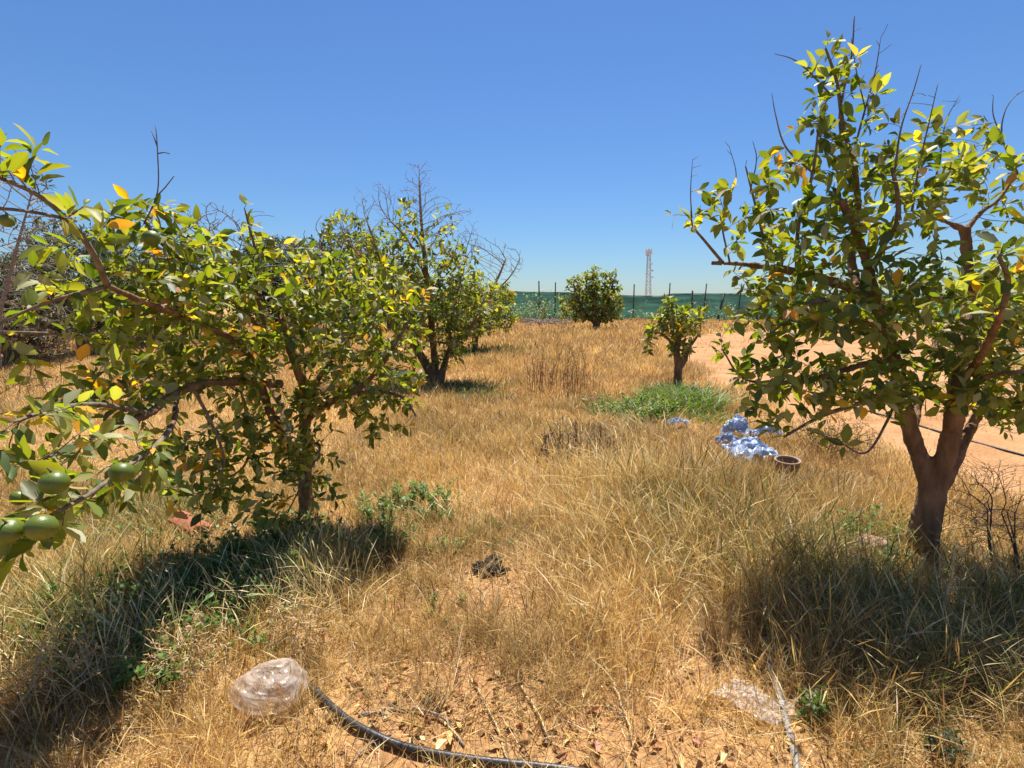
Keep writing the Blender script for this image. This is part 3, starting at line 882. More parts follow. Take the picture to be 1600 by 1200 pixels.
blobsA = [
    (1290, 490, YA - .1, 120, 70, .45, 150, 1), (1400, 470, YA - .1, 120, 90, .5, 190, 1), (1530, 520, YA, 110, 100, .5, 190, 1), (1640, 520, YA, 110, 140, .55, 110, 1),
    (1300, 600, YA - .15, 110, 45, .4, 110, 1), (1400, 590, YA - .1, 90, 60, .35, 90, 1), (1540, 610, YA - .15, 100, 50, .4, 80, 1), (1200, 580, YA - .2, 60, 50, .25, 40, 1),
    (1240, 370, YA - .05, 95, 50, .3, 80, 1), (1370, 350, YA, 90, 60, .3, 75, 1), (1280, 250, YA + .05, 60, 75, .25, 42, 1), (1390, 240, YA + .05, 50, 55, .25, 24, 1),
    (1310, 110, YA + .18, 45, 75, .18, 22, .8), (1225, 85, YA + .2, 30, 10, .08, 6, 1), (1335, 20, YA + .2, 12, 16, .05, 5, 1), (1275, 150, YA + .15, 25, 60, .1, 12, .8),
    (1455, 235, YA + .2, 45, 50, .2, 28, 1), (1520, 260, YA + .3, 60, 50, .25, 36, 1), (1440, 310, YA + .2, 60, 50, .25, 34, 1), (1590, 320, YA + .3, 60, 60, .3, 34, 1),
    (1100, 345, YA + .16, 55, 35, .12, 24, 1), (1150, 310, YA + .12, 50, 40, .12, 20, 1), (1170, 470, YA - .12, 40, 50, .15, 18, 1), (1125, 545, YA - .05, 25, 30, .1, 11, 1), (1190, 540, YA - .1, 40, 40, .15, 16, 1), (1175, 640, YA - .2, 50, 40, .15, 14, 1),
    (1570, 420, YA - .8, 55, 50, .15, 26, 1), (1640, 420, YA - .8, 60, 60, .2, 24, 1), (1575, 650, YA + .1, 50, 40, .25, 18, 1), (1280, 690, YA - .3, 60, 20, .15, 8, .5),
    (1430, 270, YA + .15, 60, 60, .25, 30, 1), (1340, 270, YA + .1, 40, 50, .2, 22, 1), (1215, 290, YA - .1, 40, 50, .2, 20, 1), (1370, 160, YA + .15, 30, 50, .12, 8, .7),
    # bare sprays
    (1340, 110, YA + .2, 60, 80, .15, 24, 0), (1420, 200, YA + .1, 60, 80, .2, 26, 0), (1470, 170, YA + .3, 40, 50, .15, 10, 0), (1570, 200, YA + .4, 45, 70, .15, 16, 0), (1540, 370, YA + .3, 70, 60, .2, 30, 0),
    (1160, 260, YA + .12, 70, 60, .1, 16, 0), (1085, 290, YA + .15, 20, 50, .06, 6, 0), (1420, 290, YA, 40, 50, .12, 26, 0),
]
citrus('citrus_tree', mult=1.25, up=.25, jit=.24, sparse=lambda px, py: 1.5 if py < 170 else (.62 if py < 300 else (.72 if py < 430 else .92)), label='tall open citrus tree with a thick forked brown trunk beside the dirt track', base=bA, limbs=limbsA, blobs=blobsA, seed=3, step=.042, dk=.066,
       leaf_len=.076, leaf_w=.48, per_node=2, reach=5, yellow=.035, group='citrus trees of the orchard', rosette=4, fruits=[(1553, 651, YA + .05, 11, 0)])

bB = gbase(478, 812)
YB = bB[1]
limbsB = [
    (W3((480, 830, YB), (479, 790, YB), (476, 740, YB), (474, 690, YB), (478, 640, YB - .02), (474, 600, YB - .05), (455, 550, YB - .1), (440, 500, YB - .1)), [.062, .055, .05, .046, .042, .036, .028, .02]),
    (W3((472, 745, YB), (455, 705, YB - .05), (432, 665, YB - .1), (414, 620, YB - .15), (408, 575, YB - .2), (415, 520, YB - .25), (400, 460, YB - .3)), [.036, .032, .03, .027, .024, .018, .012]),
    (W3((462, 725, YB + .03), (447, 690, YB + .1), (440, 640, YB + .25), (400, 570, YB + .4), (350, 500, YB + .4)), [.026, .024, .02, .016, .011]),
    (W3((477, 655, YB), (510, 632, YB - .05), (545, 616, YB - .1), (580, 590, YB - .12), (610, 550, YB - .12), (640, 500, YB - .1)), [.032, .027, .023, .018, .013, .008]),
    (W3((545, 616, YB - .1), (590, 612, YB - .2), (630, 622, YB - .3), (650, 650, YB - .35)), [.016, .012, .008, .005]),
    (W3((478, 620, YB), (520, 560, YB + .2), (570, 500, YB + .3), (600, 450, YB + .3)), [.026, .02, .014, .009]),
    (W3((440, 600, YB - .12), (395, 597, YB - .35), (345, 597, YB - .65), (300, 604, YB - .9), (262, 622, YB - 1.15), (230, 648, YB - 1.4), (185, 665, YB - 1.6), (125, 690, YB - 1.9), (70, 720, YB - 2.15)), [.03, .027, .025, .024, .021, .017, .013, .009, .006]),
    (W3((275, 615, YB - 1.05), (272, 655, YB - 1.3), (250, 690, YB - 1.55), (205, 725, YB - 1.85), (150, 765, YB - 2.05), (90, 800, YB - 2.25), (50, 815, YB - 2.32)), [.015, .013, .011, .009, .008, .006, .004]),
    (W3((408, 570, YB - .2), (360, 530, YB - .55), (300, 500, YB - .95), (230, 474, YB - 1.35), (168, 447, YB - 1.6)), [.022, .02, .017, .014, .012]),
    (W3((168, 447, YB - 1.6), (150, 405, YB - 1.7), (118, 357, YB - 1.8), (64, 308, YB - 1.92), (5, 280, YB - 2.05), (-70, 250, YB - 2.15)), [.012, .011, .009, .007, .006, .004]),
    (W3((118, 345, YB - 1.8), (60, 333, YB - 1.95), (0, 326, YB - 2.05), (-60, 330, YB - 2.1)), [.006, .005, .0045, .003]),
    (W3((168, 447, YB - 1.6), (110, 462, YB - 1.7), (60, 478, YB - 1.75), (0, 505, YB - 1.8)), [.009, .008, .006, .003]),
    (W3((160, 530, YB - 1.3), (90, 522, YB - 1.4), (0, 518, YB - 1.5)), [.009, .007, .004]),
    (W3((230, 645, YB - 1.4), (150, 632, YB - 1.75), (80, 640, YB - 2.0), (20, 660, YB - 2.2)), [.011, .009, .007, .004]),
    (W3((415, 520, YB - .25), (330, 440, YB - .7), (262, 390, YB - 1.0), (225, 345, YB - 1.15)), [.014, .011, .008, .005]),
    (W3((225, 350, YB - 1.15), (246, 300, YB - 1.1), (246, 235, YB - 1.1), (243, 196, YB - 1.1)), [.004, .003, .0025, .0016]),
    (W3((246, 305, YB - 1.1), (258, 293, YB - 1.1), (272, 275, YB - 1.1)), [.003, .0026, .002]),
    (W3((246, 240, YB - 1.1), (256, 238, YB - 1.08), (265, 240, YB - 1.1)), [.003, .0026, .002]),
    (W3((246, 230, YB - 1.1), (241, 215, YB - 1.1), (237, 205, YB - 1.1)), [.003, .0024, .002]),
    (W3((400, 460, YB - .3), (400, 400, YB - .3), (388, 350, YB - .3), (382, 325, YB - .3)), [.012, .009, .006, .004]),
    (W3((300, 604, YB - .9), (330, 660, YB - .85), (350, 720, YB - .9), (330, 770, YB - .95)), [.010, .008, .006, .004]),
    (W3((440, 665, YB - .1), (400, 690, YB - .3), (380, 730, YB - .4), (350, 750, YB - .5)), [.012, .009, .007, .004]),
    (W3((477, 690, YB), (500, 700, YB - .3), (470, 760, YB - .45), (450, 800, YB - .5)), [.010, .008, .006, .004]),
]
blobsB = [
    (470, 450, YB - .1, 110, 60, .55, 150, 1), (560, 460, YB, 100, 70, .5, 150, 1), (360, 470, YB - .4, 120, 70, .55, 170, 1), (590, 540, YB, 80, 70, .4, 120, 1),
    (450, 540, YB - .15, 120, 60, .5, 150, 1), (330, 570, YB - .5, 100, 60, .5, 120, 1), (250, 440, YB - 1.1, 90, 80, .45, 130, 1), (260, 550, YB - 1.0, 80, 70, .4, 90, 1),
    (170, 490, YB - 1.4, 70, 50, .3, 50, 1), (590, 610, YB - .15, 75, 50, .35, 80, 1), (600, 660, YB - .25, 40, 30, .2, 18, 1), (520, 620, YB - .1, 60, 40, .3, 50, 1),
    (400, 660, YB - .4, 90, 50, .4, 80, 1), (340, 720, YB - .7, 75, 60, .35, 62, 1), (300, 780, YB - .95, 40, 40, .2, 20, 1), (450, 730, YB - .4, 55, 60, .25, 46, 1), (430, 800, YB - .5, 45, 35, .2, 20, 1), (500, 730, YB - .3, 30, 40, .2, 14, 1),
    (640, 470, YB, 30, 45, .2, 24, 1), (390, 350, YB - .3, 22, 32, .1, 9, 1), (440, 390, YB - .2, 60, 20, .3, 22, 1), (230, 340, YB - 1.1, 70, 30, .2, 34, 1), (300, 370, YB - .9, 60, 30, .25, 34, 1),
    (200, 620, YB - 1.4, 70, 50, .3, 46, 1), (130, 590, YB - 1.6, 70, 50, .25, 32, 1), (80, 660, YB - 2.05, 90, 50, .2, 38, 1), (60, 760, YB - 2.25, 75, 60, .15, 34, 1), (190, 700, YB - 1.75, 60, 40, .2, 26, 1),
    (60, 850, YB - 2.3, 50, 30, .1, 16, 1), (250, 655, YB - 1.3, 45, 40, .2, 26, 1), (360, 780, YB - .7, 60, 35, .25, 26, 1), (290, 700, YB - .9, 50, 40, .2, 22, 1), (520, 780, YB - .35, 30, 30, .15, 8, 1), (10, 700, YB - 2.25, 50, 60, .15, 14, 1), (150, 790, YB - 2.05, 60, 35, .15, 14, 1), (230, 760, YB - 1.6, 60, 40, .2, 20, 1),
    (120, 340, YB - 1.8, 70, 40, .15, 14, 1), (60, 240, YB - 1.9, 40, 30, .1, 6, 1), (10, 225, YB - 2.0, 30, 30, .1, 7, 1), (70, 410, YB - 1.75, 50, 30, .12, 12, 1), (110, 480, YB - 1.65, 70, 25, .15, 16, 1), (0, 310, YB - 2.05, 30, 25, .1, 5, 1), (180, 320, YB - 1.5, 40, 20, .12, 8, 1),
    (30, 610, YB - 1.5, 60, 60, .2, 10, 0), (560, 690, YB - .2, 100, 30, .2, 10, 0), (420, 350, YB - .3, 25, 25, .1, 4, 0),
]
frB = [(190, 738, YB - 2.05, 20, 0), (85, 754, YB - 2.3, 23, 0), (64, 824, YB - 2.38, 25, 0), (12, 830, YB - 2.4, 24, 0), (149, 470, YB - 1.55, 11, 0), (128, 691, YB - 1.95, 11, 1), (30, 778, YB - 2.3, 14, 0),
       (327, 465, YB - .85, 11, 0), (484, 500, YB - .45, 9, 0), (524, 522, YB - .4, 8.5, 0), (416, 774, YB - .5, 8, 0), (192, 366, YB - 1.2, 11, 0), (236, 372, YB - 1.25, 15, 0), (368, 395, YB - .6, 9, 0), (422, 378, YB - .4, 8.5, 0),
       (580, 463, YB - .35, 8, 0), (604, 447, YB - .3, 8, 0), (677, 462, YB - .3, 6, 0), (10, 345, YB - 2.1, 12, 0), (450, 645, YB - .3, 8, 0), (350, 372, YB - .7, 7, 0)]
citrus('citrus_tree', mult=1.2, sparse=lambda px, py: (1.0 if py > 690 else .6) if px < 215 else (.9 if py > 620 else 1), label='wide low citrus tree laden with green fruit on a thin trunk, branches reaching far out', base=bB, limbs=limbsB, blobs=blobsB, seed=5, step=.042, dk=.062,
       leaf_len=.066, leaf_w=.48, per_node=3, reach=5, yellow=.075, group='citrus trees of the orchard', rosette=4, fruits=frB, voxel=.008)

bC = gbase(683, 598); YC = bC[1]
limbsC = [
    (W3((676, 602, YC), (668, 575, YC), (652, 545, YC - .1), (635, 505, YC - .2), (612, 450, YC - .3), (592, 400, YC - .3), (575, 350, YC - .3)), [.10, .085, .075, .06, .045, .03, .018]),
    (W3((612, 450, YC - .3), (580, 420, YC - .3), (550, 385, YC - .2), (535, 360, YC - .2)), [.03, .025, .018, .012]),
    (W3((682, 602, YC), (680, 575, YC + .05), (676, 530, YC + .1), (672, 480, YC + .1), (664, 410, YC + .1), (658, 340, YC + .1), (655, 280, YC + .1)), [.08, .07, .065, .06, .045, .028, .012]),
    (W3((688, 602, YC), (693, 575, YC), (702, 548, YC), (716, 528, YC - .1), (740, 505, YC - .2), (755, 470, YC - .3)), [.08, .06, .055, .045, .032, .02]),
    (W3((702, 548, YC), (704, 510, YC), (712, 470, YC + .1), (725, 420, YC + .1)), [.04, .035, .028, .018]),
    (W3((702, 537, YC), (670, 533, YC - .25), (640, 535, YC - .4), (610, 545, YC - .5)), [.03, .025, .02, .014]),
    (W3((668, 440, YC + .1), (640, 380, YC), (610, 345, YC)), [.03, .022, .014]),
]
blobsC = [
    (665, 480, YC, 70, 45, .9, 130, 1), (720, 470, YC, 50, 50, .7, 110, .75), (660, 410, YC, 60, 50, .8, 110, .75), (600, 430, YC - .1, 50, 50, .6, 60, .7), (580, 380, YC, 35, 40, .5, 36, .8),
    (630, 340, YC, 25, 35, .4, 28, .8), (690, 355, YC, 28, 45, .4, 26, .8), (720, 420, YC, 35, 40, .5, 40, .9), (700, 550, YC, 35, 22, .3, 14, .8), (760, 480, YC - .2, 35, 45, .5, 50, .6), (645, 560, YC - .2, 20, 30, .3, 10, .7), (545, 370, YC, 40, 45, .5, 50, .8), (590, 470, YC, 50, 40, .6, 70, 1), (655, 525, YC, 35, 25, .5, 40, 1), (715, 525, YC - .1, 35, 25, .5, 40, 1), (690, 565, YC, 25, 18, .3, 12, .8), (625, 370, YC, 40, 40, .5, 50, .6),
    (657, 305, YC, 28, 55, .4, 150, 0), (590, 330, YC, 40, 50, .5, 150, 0), (700, 370, YC, 60, 55, .6, 200, 0), (545, 370, YC, 40, 35, .4, 130, 0), (640, 380, YC, 60, 60, .6, 150, 0),
]
citrus('citrus_tree', label='ragged citrus tree with several stems and bare grey twigs above its thin crown', base=bC, limbs=limbsC, blobs=blobsC, seed=8, mult=1.9, up=.45, step=.075, dk=.075, leaf_len=.10, per_node=3, reach=4,
       yellow=.04, group='citrus trees of the orchard', tip_r=.003, voxel=.018, rosette=5, twigmat=M_DEAD, exp=2.7)

bD = gbase(742, 553); YD = bD[1]
limbsD = [
    (W3((742, 558, YD), (742, 540, YD), (744, 520, YD), (752, 490, YD), (765, 460, YD), (780, 430, YD), (790, 405, YD)), [.11, .10, .09, .06, .05, .035, .02]),
    (W3((742, 530, YD), (732, 515, YD), (722, 490, YD), (716, 450, YD)), [.06, .05, .04, .025]),
    (W3((765, 460, YD), (785, 445, YD), (802, 425, YD), (812, 405, YD)), [.03, .025, .018, .01]),
]
blobsD = [(712, 505, YD, 30, 30, .6, 60, 1), (745, 500, YD, 45, 25, 1.0, 110, 1), (770, 470, YD, 38, 30, .8, 90, 1), (730, 460, YD, 40, 35, .8, 80, .9), (790, 500, YD, 22, 18, .5, 24, 1), (785, 470, YD, 25, 25, .6, 24, 1),
          (775, 410, YD, 40, 40, .7, 130, 0), (800, 410, YD, 24, 30, .5, 60, 0), (735, 400, YD, 35, 40, .6, 70, 0)]
citrus('citrus_tree', label='half dead citrus tree with a dark crown low down and bare grey branches spreading sideways', base=bD, limbs=limbsD, blobs=blobsD, seed=9, mult=2.1, up=.15, step=.10, dk=.11, leaf_len=.125, per_node=3, reach=5,
       yellow=.05, group='citrus trees of the orchard', tip_r=.005, voxel=.025, rosette=5, twigmat=M_DEAD, exp=2.8)

bE = gbase(932, 517); YE = bE[1]
limbsE = [(W3((932, 520, YE), (932, 505, YE), (930, 480, YE), (926, 455, YE), (926, 432, YE)), [.20, .17, .12, .08, .05]),
          (W3((932, 508, YE), (944, 490, YE), (954, 462, YE), (958, 438, YE)), [.12, .10, .07, .04]), (W3((930, 505, YE), (915, 490, YE), (902, 465, YE), (896, 445, YE)), [.11, .09, .06, .04])]
blobsE = [(930, 470, YE, 34, 28, 1.1, 150, 1), (905, 475, YE, 22, 28, .8, 80, 1), (952, 475, YE, 22, 30, .8, 90, 1), (928, 440, YE, 26, 18, .8, 60, 1), (955, 440, YE, 10, 16, .4, 22, 1), (900, 445, YE, 14, 14, .5, 26, 1),
          (930, 423, YE, 6, 12, .2, 10, 1), (912, 432, YE, 6, 10, .2, 8, 1), (945, 428, YE, 5, 9, .2, 6, 1), (888, 446, YE, 7, 9, .2, 7, 1), (968, 448, YE, 6, 9, .2, 6, 1), (935, 492, YE, 36, 14, 1.0, 60, 1), (885, 480, YE, 12, 20, .4, 20, 1), (962, 425, YE, 4, 8, .1, 4, 1)]
citrus('citrus_tree', label='round leafy citrus tree standing alone in front of the green net fence', base=bE, limbs=limbsE, blobs=blobsE, seed=12, mult=3.2, up=.15, step=.15, dk=.19, leaf_len=.17, per_node=4, reach=6,
       yellow=.02, group='citrus trees of the orchard', tip_r=.012, voxel=.04, rosette=7, exp=2.7)

bF = gbase(1060, 608); YF = bF[1]
limbsF = [(W3((1060, 612, YF), (1059, 590, YF), (1060, 570, YF), (1057, 545, YF), (1062, 520, YF), (1058, 490, YF)), [.085, .075, .072, .06, .04, .02]),
          (W3((1061, 575, YF), (1070, 562, YF), (1076, 545, YF), (1088, 528, YF), (1095, 515, YF)), [.06, .05, .03, .02, .01]), (W3((1058, 548, YF), (1046, 532, YF), (1030, 520, YF), (1018, 525, YF)), [.03, .022, .016, .01])]
blobsF = [(1060, 505, YF, 30, 28, .45, 70, 1), (1050, 490, YF, 26, 16, .35, 36, 1), (1034, 512, YF, 20, 16, .3, 28, 1), (1018, 520, YF, 12, 20, .2, 18, 1), (1064, 545, YF, 18, 18, .25, 36, 1), (1085, 505, YF, 14, 24, .25, 30, 1), (1045, 470, YF, 14, 14, .2, 12, 1), (1095, 495, YF, 8, 16, .15, 10, 1), (1012, 545, YF, 8, 10, .1, 5, 1)]
citrus('citrus_tree', label='small young citrus tree with a short dark trunk rising from bright green grass', base=bF, limbs=limbsF, blobs=blobsF, seed=14, mult=1.8, step=.07, dk=.08, leaf_len=.105, per_node=3, reach=4,
       yellow=.02, group='citrus trees of the orchard', tip_r=.004, voxel=.018, rosette=6)

# ------------------------------------------------------------------ trees and bushes behind, on the left
OLIVE = np.array([(.052, .075, .026), (.075, .10, .036), (.040, .058, .020), (.10, .115, .05)])


def back_tree(name, label, px, Y, hpx, wpx, seed, leafn, bare, cat='tree', leaf=.11, lw=.28, cols=OLIVE, bushy=False, group='trees along the left edge of the orchard', tip=.009, step=.2):
    base = np.array([(px - 800) / 800 * Y * 1.0, Y, 0.0]); base[2] = float(gz(base[0], base[1]))
    k = Y / 800.0
    top = 1.6 + (467 - hpx) * k; w = wpx * k
    rng = np.random.default_rng(seed)
    limbs = []; tk = .5 if 'leafless' in label else 1
    for j in range(3 if not bushy else 5):
        a = j * 2.1 + rng.random(); sp = w * (.28 + .2 * rng.random())
        P = [base + np.array([0, 0, -.05]), base + np.array([sp * .15 * math.cos(a), sp * .15 * math.sin(a), top * .25]), base + np.array([sp * .6 * math.cos(a), sp * .6 * math.sin(a), top * .55]), base + np.array([sp * math.cos(a), sp * math.sin(a), top * .8])]
        limbs.append((np.array(P), [.12 * tk, .09 * tk, .06 * tk, .025 * tk] if not bushy else [.06, .045, .03, .015]))
    blobs = []
    def B(dx, dz, rx, rz, n, lf): blobs.append((px + dx, 0, Y, rx, rz, rx * k, n, lf, dz))
    pts, lf = [], []
    zc = .55 if not bushy else .45
    n1 = int(leafn * (4.5 if leafn > 100 else 2)); bare = int(bare * 1.8); d = norm(rng.normal(size=(n1, 3))) * (rng.random((n1, 1)) ** .45)
    lump = .75 + .5 * fbm(d[:, 0] * 2.2 + seed, d[:, 2] * 2.2 + d[:, 1], seed)[:, None]
    p = base + np.array([0, 0, top * zc]) + d * lump * np.array([w * .5, w * .45, top * (.42 if not bushy else .45)])
    pts.append(p); lf.append(np.ones(n1))
    if bare:
        d = norm(rng.normal(size=(bare, 3))) * (rng.random((bare, 1)) ** .3)
        p = base + np.array([0, 0, top * .66]) + d * np.array([w * .55, w * .45, top * .4])
        pts.append(p); lf.append(np.zeros(bare))
    PT = np.concatenate(pts); LF = np.concatenate(lf); ok = PT[:, 2] > .15
    global _OVR
    _OVR = (PT[ok], LF[ok])
    return citrus(name, label, base, limbs, None, seed, step=step * .75, dk=step * .75, leaf_len=leaf, leaf_w=lw, per_node=7, reach=8, tip_r=tip, mult=1, up=.2, yellow=0, greens=cols,
                  leafmat=M_OLIVE, cat=cat, group=group, voxel=.035, twigmat=M_DEAD, barkmat=M_DEAD, rosette=9, exp=2.8, dusty=0)


_OVR = None
_bp = blob_points


def blob_points(blobs, rng):
    if blobs is None: return _OVR
    return _bp(blobs, rng)


BROWNB = np.array([(.13, .115, .055), (.16, .13, .07), (.10, .095, .04)])
back_tree('olive_tree', 'dark grey green olive tree seen through the long fruiting branch', 128, 15, 345, 170, 21, 420, 60)
back_tree('bare_tree', 'leafless grey wispy tree at the left edge of the orchard', -10, 11, 240, 230, 22, 14, 620, tip=.006, step=.16)
back_tree('bare_tree', 'leafless grey tree peeping over the wide fruiting crown, furthest back on the left', 345, 20, 330, 110, 23, 10, 420, tip=.010, step=.24)
back_tree('olive_tree', 'olive tree with an even grey green top, standing just left of the ragged citrus', 440, 20, 370, 170, 24, 420, 40, leaf=.15)
back_tree('olive_tree', 'broad grey green olive tree nearest the left edge, beside the wispy leafless tree', 55, 13, 390, 150, 31, 260, 60)
back_tree('olive_tree', 'olive tree standing just right of the dark olive at the left', 225, 17, 375, 140, 32, 260, 40)
back_tree('olive_tree', 'hazy grey olive tree beside the leafless tree behind the fruiting crown', 290, 21, 385, 140, 25, 320, 80, leaf=.15)
back_tree('bush', 'brown green scrubby bush low at the left edge under the leafless tree', 10, 12, 455, 190, 26, 300, 160, cat='bush', leaf=.07, cols=BROWNB, bushy=True, tip=.005, group=None, step=.15)
back_tree('bush', 'dull brown bush at the foot of the dark olive tree', 190, 18, 470, 150, 27, 200, 80, cat='bush', leaf=.11, cols=BROWNB, bushy=True, tip=.007, group=None)
back_tree('citrus_tree', 'pale thinly leaved citrus tree half hidden behind the ragged one', 540, 15.5, 345, 120, 28, 190, 420, leaf=.13, lw=.45, cols=GREENS, group='citrus trees of the orchard', tip=.0075)
back_tree('olive_tree', 'olive tree behind the ragged citrus, between it and the pale one', 610, 26, 405, 130, 29, 260, 20, leaf=.2)

# ------------------------------------------------------------------ green net fence
YFN = 38.0


def net_mat():
    m, nt, out = mat('green_shade_net'); L = nt.links.new
    tc = N(nt, 'ShaderNodeTexCoord'); mp = N(nt, 'ShaderNodeMapping'); mp.inputs['Scale'].default_value = (.25, 1, 3.2)
    nz = N(nt, 'ShaderNodeTexNoise'); nz.inputs['Scale'].default_value = 1.6; nz.inputs['Detail'].default_value = 5
    rp = N(nt, 'ShaderNodeValToRGB'); rp.color_ramp.elements[0].position = .3; rp.color_ramp.elements[0].color = (.17, .33, .275, 1)
    rp.color_ramp.elements[1].position = .72; rp.color_ramp.elements[1].color = (.28, .50, .43, 1)
    pb = N(nt, 'ShaderNodeBsdfPrincipled'); pb.inputs['Roughness'].default_value = .6; pb.inputs['Specular IOR Level'].default_value = .3
    tr = N(nt, 'ShaderNodeBsdfTranslucent'); mx = N(nt, 'ShaderNodeMixShader'); mx.inputs[0].default_value = .6
    L(tc.outputs['Object'], mp.inputs[0]); L(mp.outputs[0], nz.inputs['Vector']); L(nz.outputs['Fac'], rp.inputs[0])
    L(rp.outputs[0], pb.inputs['Base Color']); L(rp.outputs[0], tr.inputs['Color'])
    L(pb.outputs[0], mx.inputs[1]); L(tr.outputs[0], mx.inputs[2]); L(mx.outputs[0], out.inputs[0])
    return m


M_NET = net_mat()
M_POST = noise_mat('rusty_post', (.05, .042, .038), (.13, .10, .085), 6, .7, .2, 40)
fb = np.array([8.0, YFN, float(gz(8.0, YFN))])
fe = empty('net_fence', fb); tag(fe, 'long green shade net fence on dark posts across the far side', 'fence')
xs = np.arange(-16, 46, .16); nz_ = 22
topz = np.interp(800 + xs / YFN * 780, [300, 780, 880, 975, 1022, 1040, 1060, 1250, 1700], [2.15, 2.17, 2.1, 1.86, 1.80, 1.97, 2.0, 1.98, 2.02]) + .05 * (vnoise(xs * .7, xs * 0, 91) - .5)
V = []
for i in range(nz_ + 1):
    t = i / nz_
    g0 = gz(xs, np.full_like(xs, YFN))
    zz = g0 - .03 + t * (topz - g0 + .03)
    yy = YFN + .05 * np.sin(xs * 2.1 + t * 3) + .10 * (fbm(xs * .6, np.full_like(xs, t * 5), 92) - .5) + .05 * (vnoise(xs * .15, np.full_like(xs, t * 16), 93) - .5) - .12 * math.sin(t * PI)
    V.append(np.stack([xs, yy, zz], -1))
V = np.concatenate(V); nx = len(xs)
i = np.arange(nz_)[:, None] * nx + np.arange(nx - 1)[None]
mb = MB(); mb.add(V, np.stack([i, i + 1, i + nx + 1, i + nx], -1).reshape(-1, 4))
no = mb.build('net', M_NET, fe, True, fb, colors=False)
sm = no.modifiers.new('thickness', 'SOLIDIFY'); sm.thickness = .008
mb = MB(); tube(mb, np.stack([xs, np.full_like(xs, YFN - .02), topz + .01], -1), np.full(nx, .018), 6); mb.build('top_wire', M_POST, fe, True, fb, colors=False)
for (px, ty, lean, r) in [(560, 444, 0, .05), (640, 441, .02, .05), (720, 443, 0, .05), (790, 444, .02, .05), (842, 439, -.02, .055), (868, 441, .01, .05), (991, 444, 0, .05), (1047, 442, .02, .05), (1082, 454, -.02, .07), (1104, 443, .04, .05), (1132, 458, .13, .08), (1159, 443, .05, .05),
                          (1184, 456, .02, .05), (1190, 447, .06, .05), (1225, 455, .03, .05), (1290, 446, 0, .05), (1350, 450, .03, .05), (1420, 446, -.02, .05), (1490, 450, .02, .05), (1560, 447, 0, .05), (1640, 448, .03, .05)]:
    tp = at(px, ty, YFN - .16); bx = tp[0] - lean * 3
    mb = MB(); g0 = float(gz(bx, YFN - .16))
    tube(mb, [(bx, YFN - .16, g0 - .1), ((bx + tp[0]) / 2 + .01, YFN - .16, (g0 + tp[2]) / 2), (tp[0], YFN - .16, tp[2])], [r, r * .95, r * .9], 8)
    mb.build('post', M_POST, fe, True, fb, colors=False)

# weeds at the foot of the fence
fm_ = MB()
PALE = np.array([(.11, .165, .06), (.14, .19, .07), (.085, .13, .045), (.20, .20, .10)])
rng = np.random.default_rng(77)
for i in range(130):
    px = rng.choice([rng.uniform(795, 900), rng.uniform(965, 1180), rng.uniform(600, 1600)], p=[.42, .38, .2])
    Y = rng.uniform(33, 37.3); x0 = (px - 800) / 800 * Y
    H = rng.uniform(.5, 1.9) if px < 900 else rng.uniform(.4, 1.3)
    weeds(fm_, x0, Y, .25, 1, H, .13, PALE, rng, (.16, .17, .07), 12)
tag(fm_.build('fence_weeds', M_GREEN), 'tall pale green weeds growing along the foot of the green net fence', 'weeds', None, 'stuff')

# ------------------------------------------------------------------ lattice mast
M_STEEL = noise_mat('galvanised_steel', (.34, .33, .33), (.52, .50, .50), 3, .5, .05, 10, metallic=.3)
M_RED = noise_mat('red_mast_paint', (.36, .27, .26), (.42, .33, .32), 3, .6, .05, 10)
M_PANEL = noise_mat('antenna_white', (.6, .6, .6), (.75, .75, .74), 3, .5, .02, 10)
YT = 160.0
tb = np.array([(1010 - 800) / 800 * YT, YT, 0.0]); tt = at(1014, 390, YT); HT = tt[2]
te = empty('lattice_mast', tb); tag(te, 'slim steel lattice communications mast far beyond the green net fence', 'mast')
def legp(k, t):
    hw = .8 * (1 - t) + .36 * t
    sx, sy = [(-1, -1), (1, -1), (1, 1), (-1, 1)][k]
    return np.array([tb[0] + (tt[0] - tb[0]) * t + sx * hw, YT + sy * hw, HT * t])
for k in range(4):
    mb = MB(); tube(mb, [legp(k, t) for t in np.linspace(0, 1, 9)], np.full(9, .06), 6); mb.build('leg', M_STEEL, te, True, tb, colors=False)
mb = MB(); nb = 14
for q in range(nb):
    t0, t1 = q / nb, (q + 1) / nb
    for k in range(4):
        k2 = (k + 1) % 4
        tube(mb, [legp(k, t0), legp(k2, t1)], [.028, .028], 5, mi=q % 2); tube(mb, [legp(k2, t0), legp(k, t1)], [.028, .028], 5, mi=q % 2)
        tube(mb, [legp(k, t1), legp(k2, t1)], [.028, .028], 5, mi=q % 2)
mb.build('bracing', [M_STEEL, M_RED], te, True, tb, colors=False)
def boxmb(mb, c, s, rz=0):
    c = np.array(c); s = np.array(s) / 2
    V = np.array([(x, y, z) for x in (-1, 1) for y in (-1, 1) for z in (-1, 1)], float) * s
    R = np.array([[math.cos(rz), -math.sin(rz), 0], [math.sin(rz), math.cos(rz), 0], [0, 0, 1]])
    mb.add(V @ R.T + c, np.array([[0, 1, 3, 2], [4, 6, 7, 5], [0, 4, 5, 1], [2, 3, 7, 6], [0, 2, 6, 4], [1, 5, 7, 3]]))
